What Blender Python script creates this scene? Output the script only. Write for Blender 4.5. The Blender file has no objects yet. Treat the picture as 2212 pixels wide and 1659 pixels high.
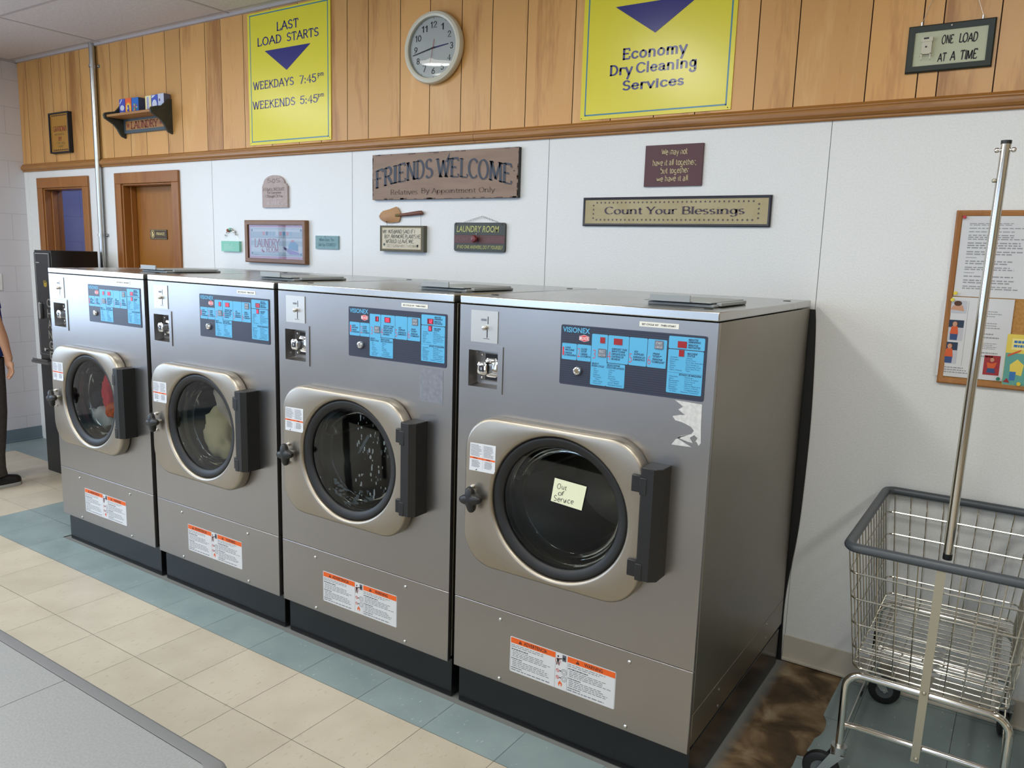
import bpy, bmesh, math, random
from mathutils import Vector, Matrix
random.seed(7)
SC = bpy.context.scene
COL = SC.collection
PI = math.pi

# ------------------------------------------------------------------ materials
def lin(c):
    c /= 255.0
    return c / 12.92 if c <= 0.04045 else ((c + 0.055) / 1.055) ** 2.4
def rgb(r, g, b): return (lin(r), lin(g), lin(b), 1.0)
MATS = {}
def mat(name, c, rough=0.6, metal=0.0, spec=0.5, coat=0.0):
    if name in MATS: return MATS[name]
    m = bpy.data.materials.new(name); m.use_nodes = True
    p = m.node_tree.nodes['Principled BSDF']
    p.inputs['Base Color'].default_value = rgb(*c)
    p.inputs['Roughness'].default_value = rough
    p.inputs['Metallic'].default_value = metal
    p.inputs['Specular IOR Level'].default_value = spec
    p.inputs['Coat Weight'].default_value = coat
    MATS[name] = m
    return m
def nodes(m):
    nt = m.node_tree
    return nt, nt.nodes, nt.links, nt.nodes['Principled BSDF']
def N(nt, t, **kw):
    n = nt.nodes.new(t)
    for k, v in kw.items():
        if k in n.inputs: n.inputs[k].default_value = v
        else: setattr(n, k, v)
    return n
def coords(nt, scale=(1, 1, 1), kind='Object'):
    tc = N(nt, 'ShaderNodeTexCoord'); mp = N(nt, 'ShaderNodeMapping')
    mp.inputs['Scale'].default_value = scale
    nt.links.new(tc.outputs[kind], mp.inputs['Vector'])
    return mp.outputs['Vector']
def ramp(nt, fac, stops):
    r = N(nt, 'ShaderNodeValToRGB')
    el = r.color_ramp.elements
    while len(el) < len(stops): el.new(0.5)
    for e, (pos, c) in zip(el, stops):
        e.position = pos; e.color = rgb(*c)
    nt.links.new(fac, r.inputs['Fac'])
    return r.outputs['Color']
def bump(nt, p, h, strength=0.2, dist=0.002):
    b = N(nt, 'ShaderNodeBump'); b.inputs['Strength'].default_value = strength; b.inputs['Distance'].default_value = dist
    nt.links.new(h, b.inputs['Height']); nt.links.new(b.outputs['Normal'], p.inputs['Normal'])
def speckle(name, c1, c2, scale=40, rough=0.6, bumpk=0.0, detail=6, lo=.35, hi=.65, metal=0, stretch=(1, 1, 1), spec=.5):
    if name in MATS: return MATS[name]
    m = mat(name, c1, rough, metal, spec); nt, ns, ln, p = nodes(m)
    v = coords(nt, stretch)
    n = N(nt, 'ShaderNodeTexNoise'); n.inputs['Scale'].default_value = scale; n.inputs['Detail'].default_value = detail
    ln.new(v, n.inputs['Vector'])
    ln.new(ramp(nt, n.outputs['Fac'], [(lo, c1), (hi, c2)]), p.inputs['Base Color'])
    if bumpk: bump(nt, p, n.outputs['Fac'], bumpk)
    return m
def wood(name, c1, c2, c3, rough=.45, axis='z', grain=14, rnd=True):
    """Long grain along one axis; every plank face carries its own random offset in the attribute rnd."""
    if name in MATS: return MATS[name]
    m = mat(name, c1, rough); nt, ns, ln, p = nodes(m)
    sc = {'z': (1, 1, .11), 'x': (.11, 1, 1), 'y': (1, .11, 1)}[axis]
    v = coords(nt, sc)
    at = N(nt, 'ShaderNodeAttribute'); at.attribute_name = 'rnd'
    cm = N(nt, 'ShaderNodeCombineXYZ')
    mu = N(nt, 'ShaderNodeMath', operation='MULTIPLY'); mu.inputs[1].default_value = 37.0
    ln.new(at.outputs['Fac'], mu.inputs[0])
    for i in range(3): ln.new(mu.outputs[0], cm.inputs[i])
    ad = N(nt, 'ShaderNodeVectorMath', operation='ADD'); ln.new(v, ad.inputs[0]); ln.new(cm.outputs[0], ad.inputs[1])
    n = N(nt, 'ShaderNodeTexNoise'); n.inputs['Scale'].default_value = grain * .55; n.inputs['Detail'].default_value = 5; n.inputs['Distortion'].default_value = .9
    ln.new(ad.outputs[0], n.inputs['Vector'])
    f = N(nt, 'ShaderNodeTexNoise'); f.inputs['Scale'].default_value = grain * 9; f.inputs['Detail'].default_value = 3
    ln.new(ad.outputs[0], f.inputs['Vector'])
    mx = N(nt, 'ShaderNodeMath', operation='MULTIPLY_ADD'); mx.inputs[1].default_value = .22
    ln.new(f.outputs['Fac'], mx.inputs[0]); ln.new(n.outputs['Fac'], mx.inputs[2])
    c = ramp(nt, mx.outputs[0], [(.40, c2), (.56, c1), (.70, c1), (.80, c3)])
    hs = N(nt, 'ShaderNodeHueSaturation')
    vv = N(nt, 'ShaderNodeMapRange'); vv.inputs['To Min'].default_value = .93; vv.inputs['To Max'].default_value = 1.07
    ln.new(at.outputs['Fac'], vv.inputs['Value'])
    if rnd: ln.new(vv.outputs[0], hs.inputs['Value'])
    ln.new(c, hs.inputs['Color']); ln.new(hs.outputs[0], p.inputs['Base Color'])
    return m
def steel(name, c, rough=.3, brush=(1, 1, 60), aniso=.35, var=.05):
    if name in MATS: return MATS[name]
    m = mat(name, c, rough, 1.0); nt, ns, ln, p = nodes(m)
    v = coords(nt, brush)
    n = N(nt, 'ShaderNodeTexNoise'); n.inputs['Scale'].default_value = 9; n.inputs['Detail'].default_value = 4
    ln.new(v, n.inputs['Vector'])
    bump(nt, p, n.outputs['Fac'], .05, .001)
    v2 = coords(nt, (2.2, 2.2, 3)); n2 = N(nt, 'ShaderNodeTexNoise'); n2.inputs['Scale'].default_value = 2; n2.inputs['Detail'].default_value = 5
    ln.new(v2, n2.inputs['Vector'])
    mr = N(nt, 'ShaderNodeMapRange'); mr.inputs['To Min'].default_value = rough - var; mr.inputs['To Max'].default_value = rough + var
    ln.new(n2.outputs['Fac'], mr.inputs['Value']); ln.new(mr.outputs[0], p.inputs['Roughness'])
    p.inputs['Anisotropic'].default_value = aniso
    return m
def emis(name, c, strength):
    m = mat(name, c); p = m.node_tree.nodes['Principled BSDF']
    p.inputs['Emission Color'].default_value = rgb(*c); p.inputs['Emission Strength'].default_value = strength
    return m
def glass(name, tint=(235, 240, 240), rough=.02, ior=1.45):
    if name in MATS: return MATS[name]
    m = bpy.data.materials.new(name); m.use_nodes = True; MATS[name] = m
    nt = m.node_tree; nt.nodes.clear()
    o = N(nt, 'ShaderNodeOutputMaterial'); mx = N(nt, 'ShaderNodeMixShader')
    t = N(nt, 'ShaderNodeBsdfTransparent'); t.inputs['Color'].default_value = rgb(*tint)
    g = N(nt, 'ShaderNodeBsdfGlossy'); g.inputs['Roughness'].default_value = rough
    fr = N(nt, 'ShaderNodeFresnel'); fr.inputs['IOR'].default_value = ior
    nt.links.new(fr.outputs[0], mx.inputs[0]); nt.links.new(t.outputs[0], mx.inputs[1]); nt.links.new(g.outputs[0], mx.inputs[2])
    nt.links.new(mx.outputs[0], o.inputs['Surface'])
    return m

M = {}
M['white_panel'] = speckle('white_panel', (226, 228, 228), (232, 234, 234), 160, .42, .25, 3)
M['seam'] = mat('seam_grey', (165, 168, 172), .7)
M['paneling'] = wood('wood_paneling', (208, 156, 92), (170, 116, 62), (216, 168, 106), .36, 'z', 11)
M['groove'] = mat('groove_brown', (70, 38, 20), .8)
M['moulding'] = wood('moulding_wood', (158, 108, 52), (134, 88, 40), (170, 122, 64), .35, 'x', 20)
M['casing'] = wood('casing_wood', (150, 96, 44), (126, 74, 30), (160, 108, 54), .35, 'z', 18)
M['door_wood'] = wood('door_wood', (150, 98, 38), (138, 86, 32), (158, 106, 44), .4, 'z', 30)
M['block'] = None
M['cove_blue'] = mat('cove_base_blue', (104, 120, 130), .5)
M['cove_cream'] = mat('cove_base_cream', (196, 190, 176), .45)
M['ceiling'] = speckle('ceiling_tile', (196, 188, 188), (206, 200, 198), 60, .9, .3, 8)
M['tbar'] = mat('ceiling_grid_grey', (176, 168, 168), .6)
M['shadow_gap'] = mat('ceiling_gap', (110, 104, 104), .9)
M['tan_wall'] = mat('tan_wall', (150, 136, 112), .7)
M['black'] = mat('black_plastic', (22, 23, 25), .42)
M['blacksheet'] = mat('black_sheet', (20, 21, 24), .22)
M['rubber'] = mat('black_rubber', (17, 18, 20), .5)
M['ink'] = mat('ink_black', (30, 28, 34), .6)
M['navy'] = mat('vinyl_navy', (42, 44, 122), .25)
M['yellow'] = mat('vinyl_yellow', (228, 216, 58), .25)
M['signblue'] = mat('vinyl_blue', (62, 128, 158), .3)
M['white'] = mat('white_plastic', (226, 226, 220), .4)
M['paper'] = mat('paper_white', (222, 222, 222), .8)
M['chrome'] = mat('chrome', (225, 225, 225), .08, 1.0)
M['zinc'] = mat('zinc', (190, 192, 192), .28, 1.0)
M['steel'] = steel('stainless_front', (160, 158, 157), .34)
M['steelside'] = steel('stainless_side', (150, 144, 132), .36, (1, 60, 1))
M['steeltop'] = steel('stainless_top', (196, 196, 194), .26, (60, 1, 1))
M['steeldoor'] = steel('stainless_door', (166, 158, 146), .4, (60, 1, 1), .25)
M['steeldark'] = steel('drum_steel', (120, 118, 112), .3, (1, 40, 1))
M['lidgrey'] = mat('hopper_lid_grey', (152, 158, 160), .45)
M['orange'] = mat('label_orange', (226, 96, 28), .45)
M['label'] = mat('label_white', (212, 216, 222), .4)
M['cyan'] = mat('panel_cyan', (84, 170, 214), .4)
M['panelnavy'] = mat('panel_navy', (44, 50, 70), .4)
M['redlens'] = mat('display_red_dark', (150, 22, 20), .3)
M['lit'] = emis('display_lit_red', (255, 60, 90), 2.2)
M['pinkred'] = mat('numeral_red', (206, 52, 62), .5)
M['btn'] = mat('button_grey', (100, 106, 118), .45)
M['finegrey'] = mat('fine_print_grey', (128, 132, 142), .6)
M['fineblue'] = mat('fine_print_navy', (38, 62, 96), .6)
M['glass'] = glass('door_glass', (228, 232, 230), .03, 1.45)
M['clearglass'] = glass('picture_glass', (240, 244, 246), .02, 1.42)

def block_wall_mat(name, c, mortar):
    m = mat(name, c, .62); nt, ns, ln, p = nodes(m)
    tc = N(nt, 'ShaderNodeTexCoord'); sp = N(nt, 'ShaderNodeSeparateXYZ'); cb = N(nt, 'ShaderNodeCombineXYZ')
    ln.new(tc.outputs['Object'], sp.inputs[0])
    ad = N(nt, 'ShaderNodeMath', operation='ADD'); ln.new(sp.outputs['X'], ad.inputs[0]); ln.new(sp.outputs['Y'], ad.inputs[1])
    ln.new(ad.outputs[0], cb.inputs['X']); ln.new(sp.outputs['Z'], cb.inputs['Y'])
    b = N(nt, 'ShaderNodeTexBrick'); b.inputs['Scale'].default_value = 1.0
    b.inputs['Brick Width'].default_value = .40; b.inputs['Row Height'].default_value = .2015; b.inputs['Mortar Size'].default_value = .003
    b.inputs['Mortar Smooth'].default_value = .6
    b.inputs['Color1'].default_value = rgb(*c); b.inputs['Color2'].default_value = rgb(*c); b.inputs['Mortar'].default_value = rgb(*mortar)
    ln.new(cb.outputs[0], b.inputs['Vector']); ln.new(b.outputs['Color'], p.inputs['Base Color'])
    bump(nt, p, b.outputs['Fac'], -.4, .004)
    return m
M['block'] = block_wall_mat('painted_block', (206, 204, 208), (186, 184, 188))
M['lavender'] = block_wall_mat('lavender_block', (150, 152, 186), (134, 136, 170))

def tile_mat(name, c1, c2, c3, streak):
    m = mat(name, c1, .42); nt, ns, ln, p = nodes(m)
    v = coords(nt, (1, 1, 1)); at = N(nt, 'ShaderNodeAttribute'); at.attribute_name = 'rnd'
    n = N(nt, 'ShaderNodeTexNoise'); n.inputs['Scale'].default_value = 5; n.inputs['Detail'].default_value = 8
    ln.new(v, n.inputs['Vector'])
    base = ramp(nt, n.outputs['Fac'], [(.3, c2), (.6, c1)])
    v2 = coords(nt, (1, .35, 1)); n2 = N(nt, 'ShaderNodeTexNoise'); n2.inputs['Scale'].default_value = 85; n2.inputs['Detail'].default_value = 2
    ln.new(v2, n2.inputs['Vector'])
    mx = N(nt, 'ShaderNodeMixRGB'); mx.inputs['Color2'].default_value = rgb(*c3)
    mr = N(nt, 'ShaderNodeMapRange'); mr.inputs['From Min'].default_value = streak; mr.inputs['From Max'].default_value = streak + .06
    ln.new(n2.outputs['Fac'], mr.inputs['Value']); ln.new(mr.outputs[0], mx.inputs['Fac']); ln.new(base, mx.inputs['Color1'])
    hs = N(nt, 'ShaderNodeHueSaturation'); vv = N(nt, 'ShaderNodeMapRange')
    vv.inputs['To Min'].default_value = .95; vv.inputs['To Max'].default_value = 1.04
    ln.new(at.outputs['Fac'], vv.inputs['Value']); ln.new(vv.outputs[0], hs.inputs['Value']); ln.new(mx.outputs[0], hs.inputs['Color'])
    ln.new(hs.outputs[0], p.inputs['Base Color'])
    return m
M['tile_cream'] = tile_mat('floor_tile_cream', (192, 183, 165), (182, 172, 154), (174, 164, 144), .64)
M['tile_blue'] = tile_mat('floor_tile_blue', (136, 152, 152), (124, 140, 142), (172, 184, 180), .68)
def subfloor_mat():
    m = mat('bare_subfloor', (110, 104, 96), .75); nt, ns, ln, p = nodes(m)
    v = coords(nt); n = N(nt, 'ShaderNodeTexNoise'); n.inputs['Scale'].default_value = 7; n.inputs['Detail'].default_value = 9; n.inputs['Distortion'].default_value = .6
    ln.new(v, n.inputs['Vector'])
    st = ramp(nt, n.outputs['Fac'], [(.30, (44, 34, 22)), (.46, (80, 62, 40)), (.58, (124, 102, 74)), (.68, (150, 136, 108))])
    tc = N(nt, 'ShaderNodeTexCoord'); sp = N(nt, 'ShaderNodeSeparateXYZ'); ln.new(tc.outputs['Object'], sp.inputs[0])
    # the stained patch beside the last machine (x above 3.1); elsewhere plain grey adhesive bed
    mr = N(nt, 'ShaderNodeMapRange'); mr.inputs['From Min'].default_value = 3.148; mr.inputs['From Max'].default_value = 3.19
    ln.new(sp.outputs['X'], mr.inputs['Value'])
    mx = N(nt, 'ShaderNodeMixRGB'); mx.inputs['Color1'].default_value = rgb(112, 114, 112)
    ln.new(mr.outputs[0], mx.inputs['Fac']); ln.new(st, mx.inputs['Color2'])
    ln.new(mx.outputs[0], p.inputs['Base Color']); bump(nt, p, n.outputs['Fac'], .3, .004)
    return m
M['subfloor'] = subfloor_mat()

# ------------------------------------------------------------------ text
_fc = {}
def glyph_mesh(s, bold=0.0, shear=0.0, spacing=1.0):
    k = (s, bold, shear, spacing)
    if k in _fc: return _fc[k]
    cu = bpy.data.curves.new('lettering', 'FONT'); cu.body = s; cu.size = 1.0; cu.resolution_u = 3
    cu.offset = bold; cu.shear = shear; cu.space_character = spacing
    ob = bpy.data.objects.new('lettering', cu); COL.objects.link(ob)
    dg = bpy.context.evaluated_depsgraph_get(); dg.update()
    me = ob.evaluated_get(dg).to_mesh()
    v = [(a.co.x, a.co.y) for a in me.vertices]; f = [tuple(p.vertices) for p in me.polygons]
    ob.evaluated_get(dg).to_mesh_clear()
    bpy.data.objects.remove(ob); bpy.data.curves.remove(cu)
    _fc[k] = (v, f)
    return v, f
def _cap():
    v, f = glyph_mesh('H'); return max(y for x, y in v)
CAP = _cap()

def arc(cx, cy, rx, ry, a0, a1, n=11):
    return [(cx + rx * math.cos(math.radians(a0 + (a1 - a0) * i / (n - 1))), cy + ry * math.sin(math.radians(a0 + (a1 - a0) * i / (n - 1)))) for i in range(n)]
_S = arc(.3, .745, .22, .255, 35, 270) + arc(.3, .245, .25, .245, 90, -145)[1:]
def _sc(pts, k): return [(x * k, y * k) for x, y in pts]
SF = {
 'A': (.74, [[(0, 0), (.37, 1)], [(.37, 1), (.74, 0)], [(.14, .36), (.6, .36)]]),
 'B': (.64, [[(.1, 0), (.1, 1)], [(.1, 1), (.34, 1)] + arc(.34, .76, .2, .24, 90, -90) + [(.1, .52)], [(.1, .52), (.37, .52)] + arc(.37, .26, .23, .26, 90, -90) + [(.1, 0)]]),
 'C': (.74, [arc(.41, .5, .36, .5, 42, 318, 20)]),
 'D': (.7, [[(.1, 0), (.1, 1)], [(.1, 1), (.28, 1)] + arc(.28, .5, .37, .5, 90, -90, 15) + [(.1, 0)]]),
 'E': (.62, [[(.1, 0), (.1, 1)], [(.1, 1), (.55, 1), (.56, .86)], [(.1, .52), (.42, .52)], [(.1, 0), (.57, 0), (.59, .16)]]),
 'F': (.58, [[(.1, 0), (.1, 1)], [(.1, 1), (.55, 1), (.56, .84)], [(.1, .52), (.42, .52)]]),
 'G': (.76, [arc(.41, .5, .36, .5, 42, 330, 20), [(.72, .05), (.72, .42), (.48, .42)]]),
 'H': (.7, [[(.1, 0), (.1, 1)], [(.6, 0), (.6, 1)], [(.1, .52), (.6, .52)]]),
 'I': (.24, [[(.12, 0), (.12, 1)]]),
 'J': (.44, [[(.34, 1), (.34, .2)] + arc(.17, .2, .17, .2, 0, -160)]),
 'K': (.66, [[(.1, 0), (.1, 1)], [(.58, 1), (.12, .46)], [(.25, .6), (.64, 0)]]),
 'L': (.58, [[(.1, 0), (.1, 1)], [(.1, 0), (.54, 0), (.56, .17)]]),
 'M': (.86, [[(.08, 0), (.12, 1)], [(.12, 1), (.43, .1)], [(.43, .1), (.74, 1)], [(.74, 1), (.78, 0)]]),
 'N': (.74, [[(.1, 0), (.1, 1)], [(.1, 1), (.64, 0)], [(.64, 0), (.64, 1)]]),
 'O': (.8, [arc(.4, .5, .35, .5, 90, 450, 26)]),
 'P': (.6, [[(.1, 0), (.1, 1)], [(.1, 1), (.34, 1)] + arc(.34, .74, .22, .26, 90, -90) + [(.1, .48)]]),
 'Q': (.8, [arc(.4, .5, .35, .5, 90, 450, 26), [(.45, .2), (.75, -.1)]]),
 'R': (.66, [[(.1, 0), (.1, 1)], [(.1, 1), (.34, 1)] + arc(.34, .75, .21, .25, 90, -90) + [(.1, .5)], [(.32, .5), (.62, 0)]]),
 'S': (.6, [_S]),
 'T': (.64, [[(.32, 0), (.32, 1)], [(.03, .86), (.04, 1), (.6, 1), (.61, .86)]]),
 'U': (.72, [[(.1, 1), (.1, .28)] + arc(.36, .28, .26, .28, 180, 360) + [(.62, 1)]]),
 'V': (.7, [[(.02, 1), (.35, 0)], [(.35, 0), (.68, 1)]]),
 'W': (1.0, [[(.02, 1), (.27, 0)], [(.27, 0), (.5, .9)], [(.5, .9), (.73, 0)], [(.73, 0), (.98, 1)]]),
 'X': (.7, [[(.03, 1), (.67, 0)], [(.67, 1), (.03, 0)]]),
 'Y': (.68, [[(.02, 1), (.34, .45)], [(.66, 1), (.34, .45)], [(.34, .45), (.34, 0)]]),
 'Z': (.64, [[(.05, 1), (.58, 1), (.05, 0), (.6, 0)]]),
 'a': (.56, [arc(.25, .46, .19, .2, 150, 0) + [(.44, .12), (.52, 0)], [(.44, .38)] + arc(.24, .17, .18, .18, 80, 350, 14)]),
 'b': (.6, [[(.1, 1), (.1, 0)], arc(.31, .32, .22, .33, 90, 450, 18)]),
 'c': (.54, [arc(.3, .32, .24, .33, 45, 318, 16)]),
 'd': (.62, [[(.52, 1), (.52, 0)], arc(.3, .32, .22, .33, 90, 450, 18)]),
 'e': (.56, [[(.07, .36), (.51, .36)] + arc(.29, .33, .23, .33, 5, 318, 16)]),
 'f': (.38, [[(.18, 0), (.18, .8)] + arc(.32, .8, .14, .2, 180, 50), [(.03, .62), (.36, .62)]]),
 'g': (.58, [arc(.27, .34, .2, .3, 90, 450, 18), [(.48, .64), (.48, -.1)] + arc(.27, -.1, .21, .2, 0, -150)]),
 'h': (.62, [[(.1, 1), (.1, 0)], [(.1, .42)] + arc(.31, .42, .2, .24, 170, 0) + [(.51, 0)]]),
 'i': (.22, [[(.11, .64), (.11, 0)], [(.09, .84), (.13, .84)]]),
 'j': (.24, [[(.14, .64), (.14, -.2)], [(.12, .84), (.16, .84)]]),
 'k': (.56, [[(.1, 1), (.1, 0)], [(.48, .64), (.12, .3)], [(.24, .4), (.52, 0)]]),
 'l': (.22, [[(.11, 1), (.11, 0)]]),
 'm': (.92, [[(.1, .64), (.1, 0)], [(.1, .42)] + arc(.29, .42, .18, .24, 170, 0) + [(.47, 0)], [(.47, .42)] + arc(.65, .42, .17, .24, 170, 0) + [(.82, 0)]]),
 'n': (.62, [[(.1, .64), (.1, 0)], [(.1, .42)] + arc(.31, .42, .2, .24, 170, 0) + [(.51, 0)]]),
 'o': (.6, [arc(.3, .32, .24, .33, 90, 450, 20)]),
 'p': (.62, [[(.1, .64), (.1, -.32)], arc(.32, .32, .22, .33, 90, 450, 18)]),
 'q': (.62, [[(.52, .64), (.52, -.32)], arc(.3, .32, .22, .33, 90, 450, 18)]),
 'r': (.44, [[(.1, .64), (.1, 0)], [(.1, .4)] + arc(.3, .4, .2, .26, 165, 55)]),
 's': (.44, [_sc(_S, .65)]),
 't': (.4, [[(.18, .86), (.18, .14)] + arc(.31, .14, .13, .14, 180, 310), [(.03, .62), (.37, .62)]]),
 'u': (.62, [[(.1, .64), (.1, .24)] + arc(.3, .24, .2, .24, 180, 350), [(.51, .64), (.51, 0)]]),
 'v': (.52, [[(.02, .64), (.26, 0)], [(.26, 0), (.5, .64)]]),
 'w': (.78, [[(.02, .64), (.2, 0)], [(.2, 0), (.39, .58)], [(.39, .58), (.58, 0)], [(.58, 0), (.76, .64)]]),
 'x': (.52, [[(.04, .64), (.48, 0)], [(.48, .64), (.04, 0)]]),
 'y': (.54, [[(.03, .64), (.28, .02)], [(.52, .64), (.18, -.32)]]),
 'z': (.5, [[(.06, .64), (.44, .64), (.06, 0), (.46, 0)]]),
 ',': (.2, [[(.1, .06), (.06, -.14)]]), '.': (.2, [[(.08, .04), (.13, .04)]]), "'": (.16, [[(.08, 1), (.08, .8)]]),
 '!': (.2, [[(.1, 1), (.1, .3)], [(.08, .04), (.12, .04)]]), ' ': (.34, []),
}

SF.update({
 '0': (.62, [arc(.31, .5, .25, .5, 90, 450, 24)]), '1': (.4, [[(.26, 0), (.26, 1)], [(.08, .78), (.26, .96)]]),
 '2': (.6, [arc(.3, .72, .23, .28, 170, -20, 12) + [(.06, .0), (.56, 0)]]), '3': (.6, [arc(.29, .75, .21, .25, 150, -90, 12), arc(.29, .26, .24, .26, 90, -150, 13)]),
 '4': (.62, [[(.46, 0), (.46, 1), (.04, .3), (.6, .3)]]), '5': (.6, [[(.52, 1), (.14, 1), (.1, .52)] + arc(.29, .32, .25, .32, 125, -150, 14)]),
 '6': (.6, [arc(.3, .31, .24, .31, 90, 450, 20), [(.50, .97), (.30, .86), (.12, .6), (.06, .31)]]), '7': (.56, [[(.04, 1), (.52, 1), (.2, 0)]]),
 '8': (.6, [arc(.3, .75, .2, .25, 90, 450, 18), arc(.3, .26, .24, .26, 90, 450, 20)]), '9': (.6, [arc(.3, .69, .24, .31, 90, 450, 20), [(.1, .03), (.30, .14), (.48, .4), (.54, .69)]]),
 ':': (.2, [[(.1, .02), (.1, .08)], [(.1, .52), (.1, .58)]])})
def extend(st, e):
    def ex(p, q):
        l = math.hypot(p[0] - q[0], p[1] - q[1]) or 1
        return (p[0] + (p[0] - q[0]) / l * e, p[1] + (p[1] - q[1]) / l * e)
    return [ex(st[0], st[1])] + list(st[1:-1]) + [ex(st[-1], st[-2])]
# ------------------------------------------------------------------ mesh builder
class MB:
    def __init__(s): s.v = []; s.f = []; s.m = []; s.r = []; s.off = Vector((0, 0, 0)); s.rot = None
    def pt(s, p):
        p = Vector(p)
        if s.rot is not None: p = s.rot @ p
        s.v.append(p + s.off); return len(s.v) - 1
    def face(s, pts, m=0, r=None):
        s.f.append([s.pt(p) for p in pts]); s.m.append(m); s.r.append(random.random() if r is None else r)
    def idx(s, ids, m=0, r=0.5): s.f.append(list(ids)); s.m.append(m); s.r.append(r)
    def box(s, x0, x1, y0, y1, z0, z1, m=0):
        r = random.random()
        a = [s.pt((x, y, z)) for x in (x0, x1) for y in (y0, y1) for z in (z0, z1)]
        for q in ((0, 1, 3, 2), (4, 6, 7, 5), (0, 4, 5, 1), (2, 3, 7, 6), (0, 2, 6, 4), (1, 5, 7, 3)): s.idx([a[i] for i in q], m, r)
    def rect(s, x0, x1, z0, z1, y, m=0): s.face([(x0, y, z0), (x1, y, z0), (x1, y, z1), (x0, y, z1)], m)
    def poly(s, pts, y, m=0): s.face([(x, y, z) for x, z in pts], m)
    def prism(s, pts, y0, y1, m=0, ms=None):
        n = len(pts); a = [s.pt((x, y0, z)) for x, z in pts]; b = [s.pt((x, y1, z)) for x, z in pts]
        s.idx(a, m); s.idx(b[::-1], m)
        for i in range(n): s.idx([a[i], b[i], b[(i + 1) % n], a[(i + 1) % n]], m if ms is None else ms)
    def loops(s, rings, m=0, closed=True, cap0=False, cap1=False):
        ids = [[s.pt(p) for p in r] for r in rings]; n = len(ids[0])
        for a, b in zip(ids, ids[1:]):
            for i in range(n if closed else n - 1): s.idx([a[i], a[(i + 1) % n], b[(i + 1) % n], b[i]], m)
        if cap0: s.idx(ids[0][::-1], m)
        if cap1: s.idx(ids[-1], m)
    def lathe_y(s, prof, cx, cz, n=48, m=0, sx=1, sz=1, cap0=False, cap1=False):
        s.loops([[(cx + r * sx * math.cos(2 * PI * i / n), y, cz + r * sz * math.sin(2 * PI * i / n)) for i in range(n)] for r, y in prof], m, True, cap0, cap1)
    def cyl(s, p0, p1, r0, r1=None, n=16, m=0, caps=True):
        s.tube([p0, p1], r0, n, m, r1=r1, caps=caps)
    def tube(s, path, r, n=8, m=0, closed=False, r1=None, caps=True):
        P = [Vector(p) for p in path]; k = len(P); rings = []
        up = None
        for i, p in enumerate(P):
            if closed: t = (P[(i + 1) % k] - P[i - 1])
            else: t = (P[min(i + 1, k - 1)] - P[max(i - 1, 0)])
            t.normalize()
            if up is None:
                up = Vector((0, 0, 1)) if abs(t.z) < .9 else Vector((1, 0, 0))
            a = t.cross(up)
            if a.length < 1e-5: a = t.cross(Vector((0, 1, 0)))
            a.normalize(); b = a.cross(t); up = b
            rr = r if r1 is None else r + (r1 - r) * i / (k - 1)
            if callable(r): rr = r(i / (k - 1))
            rings.append([p + a * (rr * math.cos(2 * PI * j / n)) + b * (rr * math.sin(2 * PI * j / n)) for j in range(n)])
        if closed: rings.append(rings[0])
        s.loops(rings, m, True, caps and not closed, caps and not closed)
    def ball(s, c, r, m=0, n=10, sc=(1, 1, 1)):
        c = Vector(c); rings = []
        for i in range(1, n):
            a = PI * i / n
            rings.append([c + Vector((r * sc[0] * math.sin(a) * math.cos(2 * PI * j / (2 * n)), r * sc[1] * math.sin(a) * math.sin(2 * PI * j / (2 * n)), r * sc[2] * math.cos(a))) for j in range(2 * n)])
        s.loops(rings, m, True, True, True)
    def grid(s, xs, zs, y, holes, m=0):
        for i in range(len(xs) - 1):
            for j in range(len(zs) - 1):
                xm = (xs[i] + xs[i + 1]) / 2; zm = (zs[j] + zs[j + 1]) / 2
                if any(h[0] < xm < h[1] and h[2] < zm < h[3] for h in holes): continue
                s.rect(xs[i], xs[i + 1], zs[j], zs[j + 1], y, m)
    def text(s, t, x0, x1, zb, cap, y, m, bold=0.0, shear=0.0, spacing=1.0, align='fit', tilt=0.0):
        v, f = glyph_mesh(t, bold, shear, spacing)
        if not v: return
        a = min(p[0] for p in v); b = max(p[0] for p in v); kz = cap / CAP
        if align == 'fit': kx = (x1 - x0) / (b - a); ox = x0
        else:
            kx = kz; w = (b - a) * kx; ox = x0 if align == 'left' else ((x0 + x1) / 2 - w / 2)
        base = len(s.v)
        for px, py in v: s.pt((ox + (px - a) * kx, y, zb + py * kz + tilt * (px - a) * kx))
        for q in f: s.idx([base + i for i in q], m)
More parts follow.
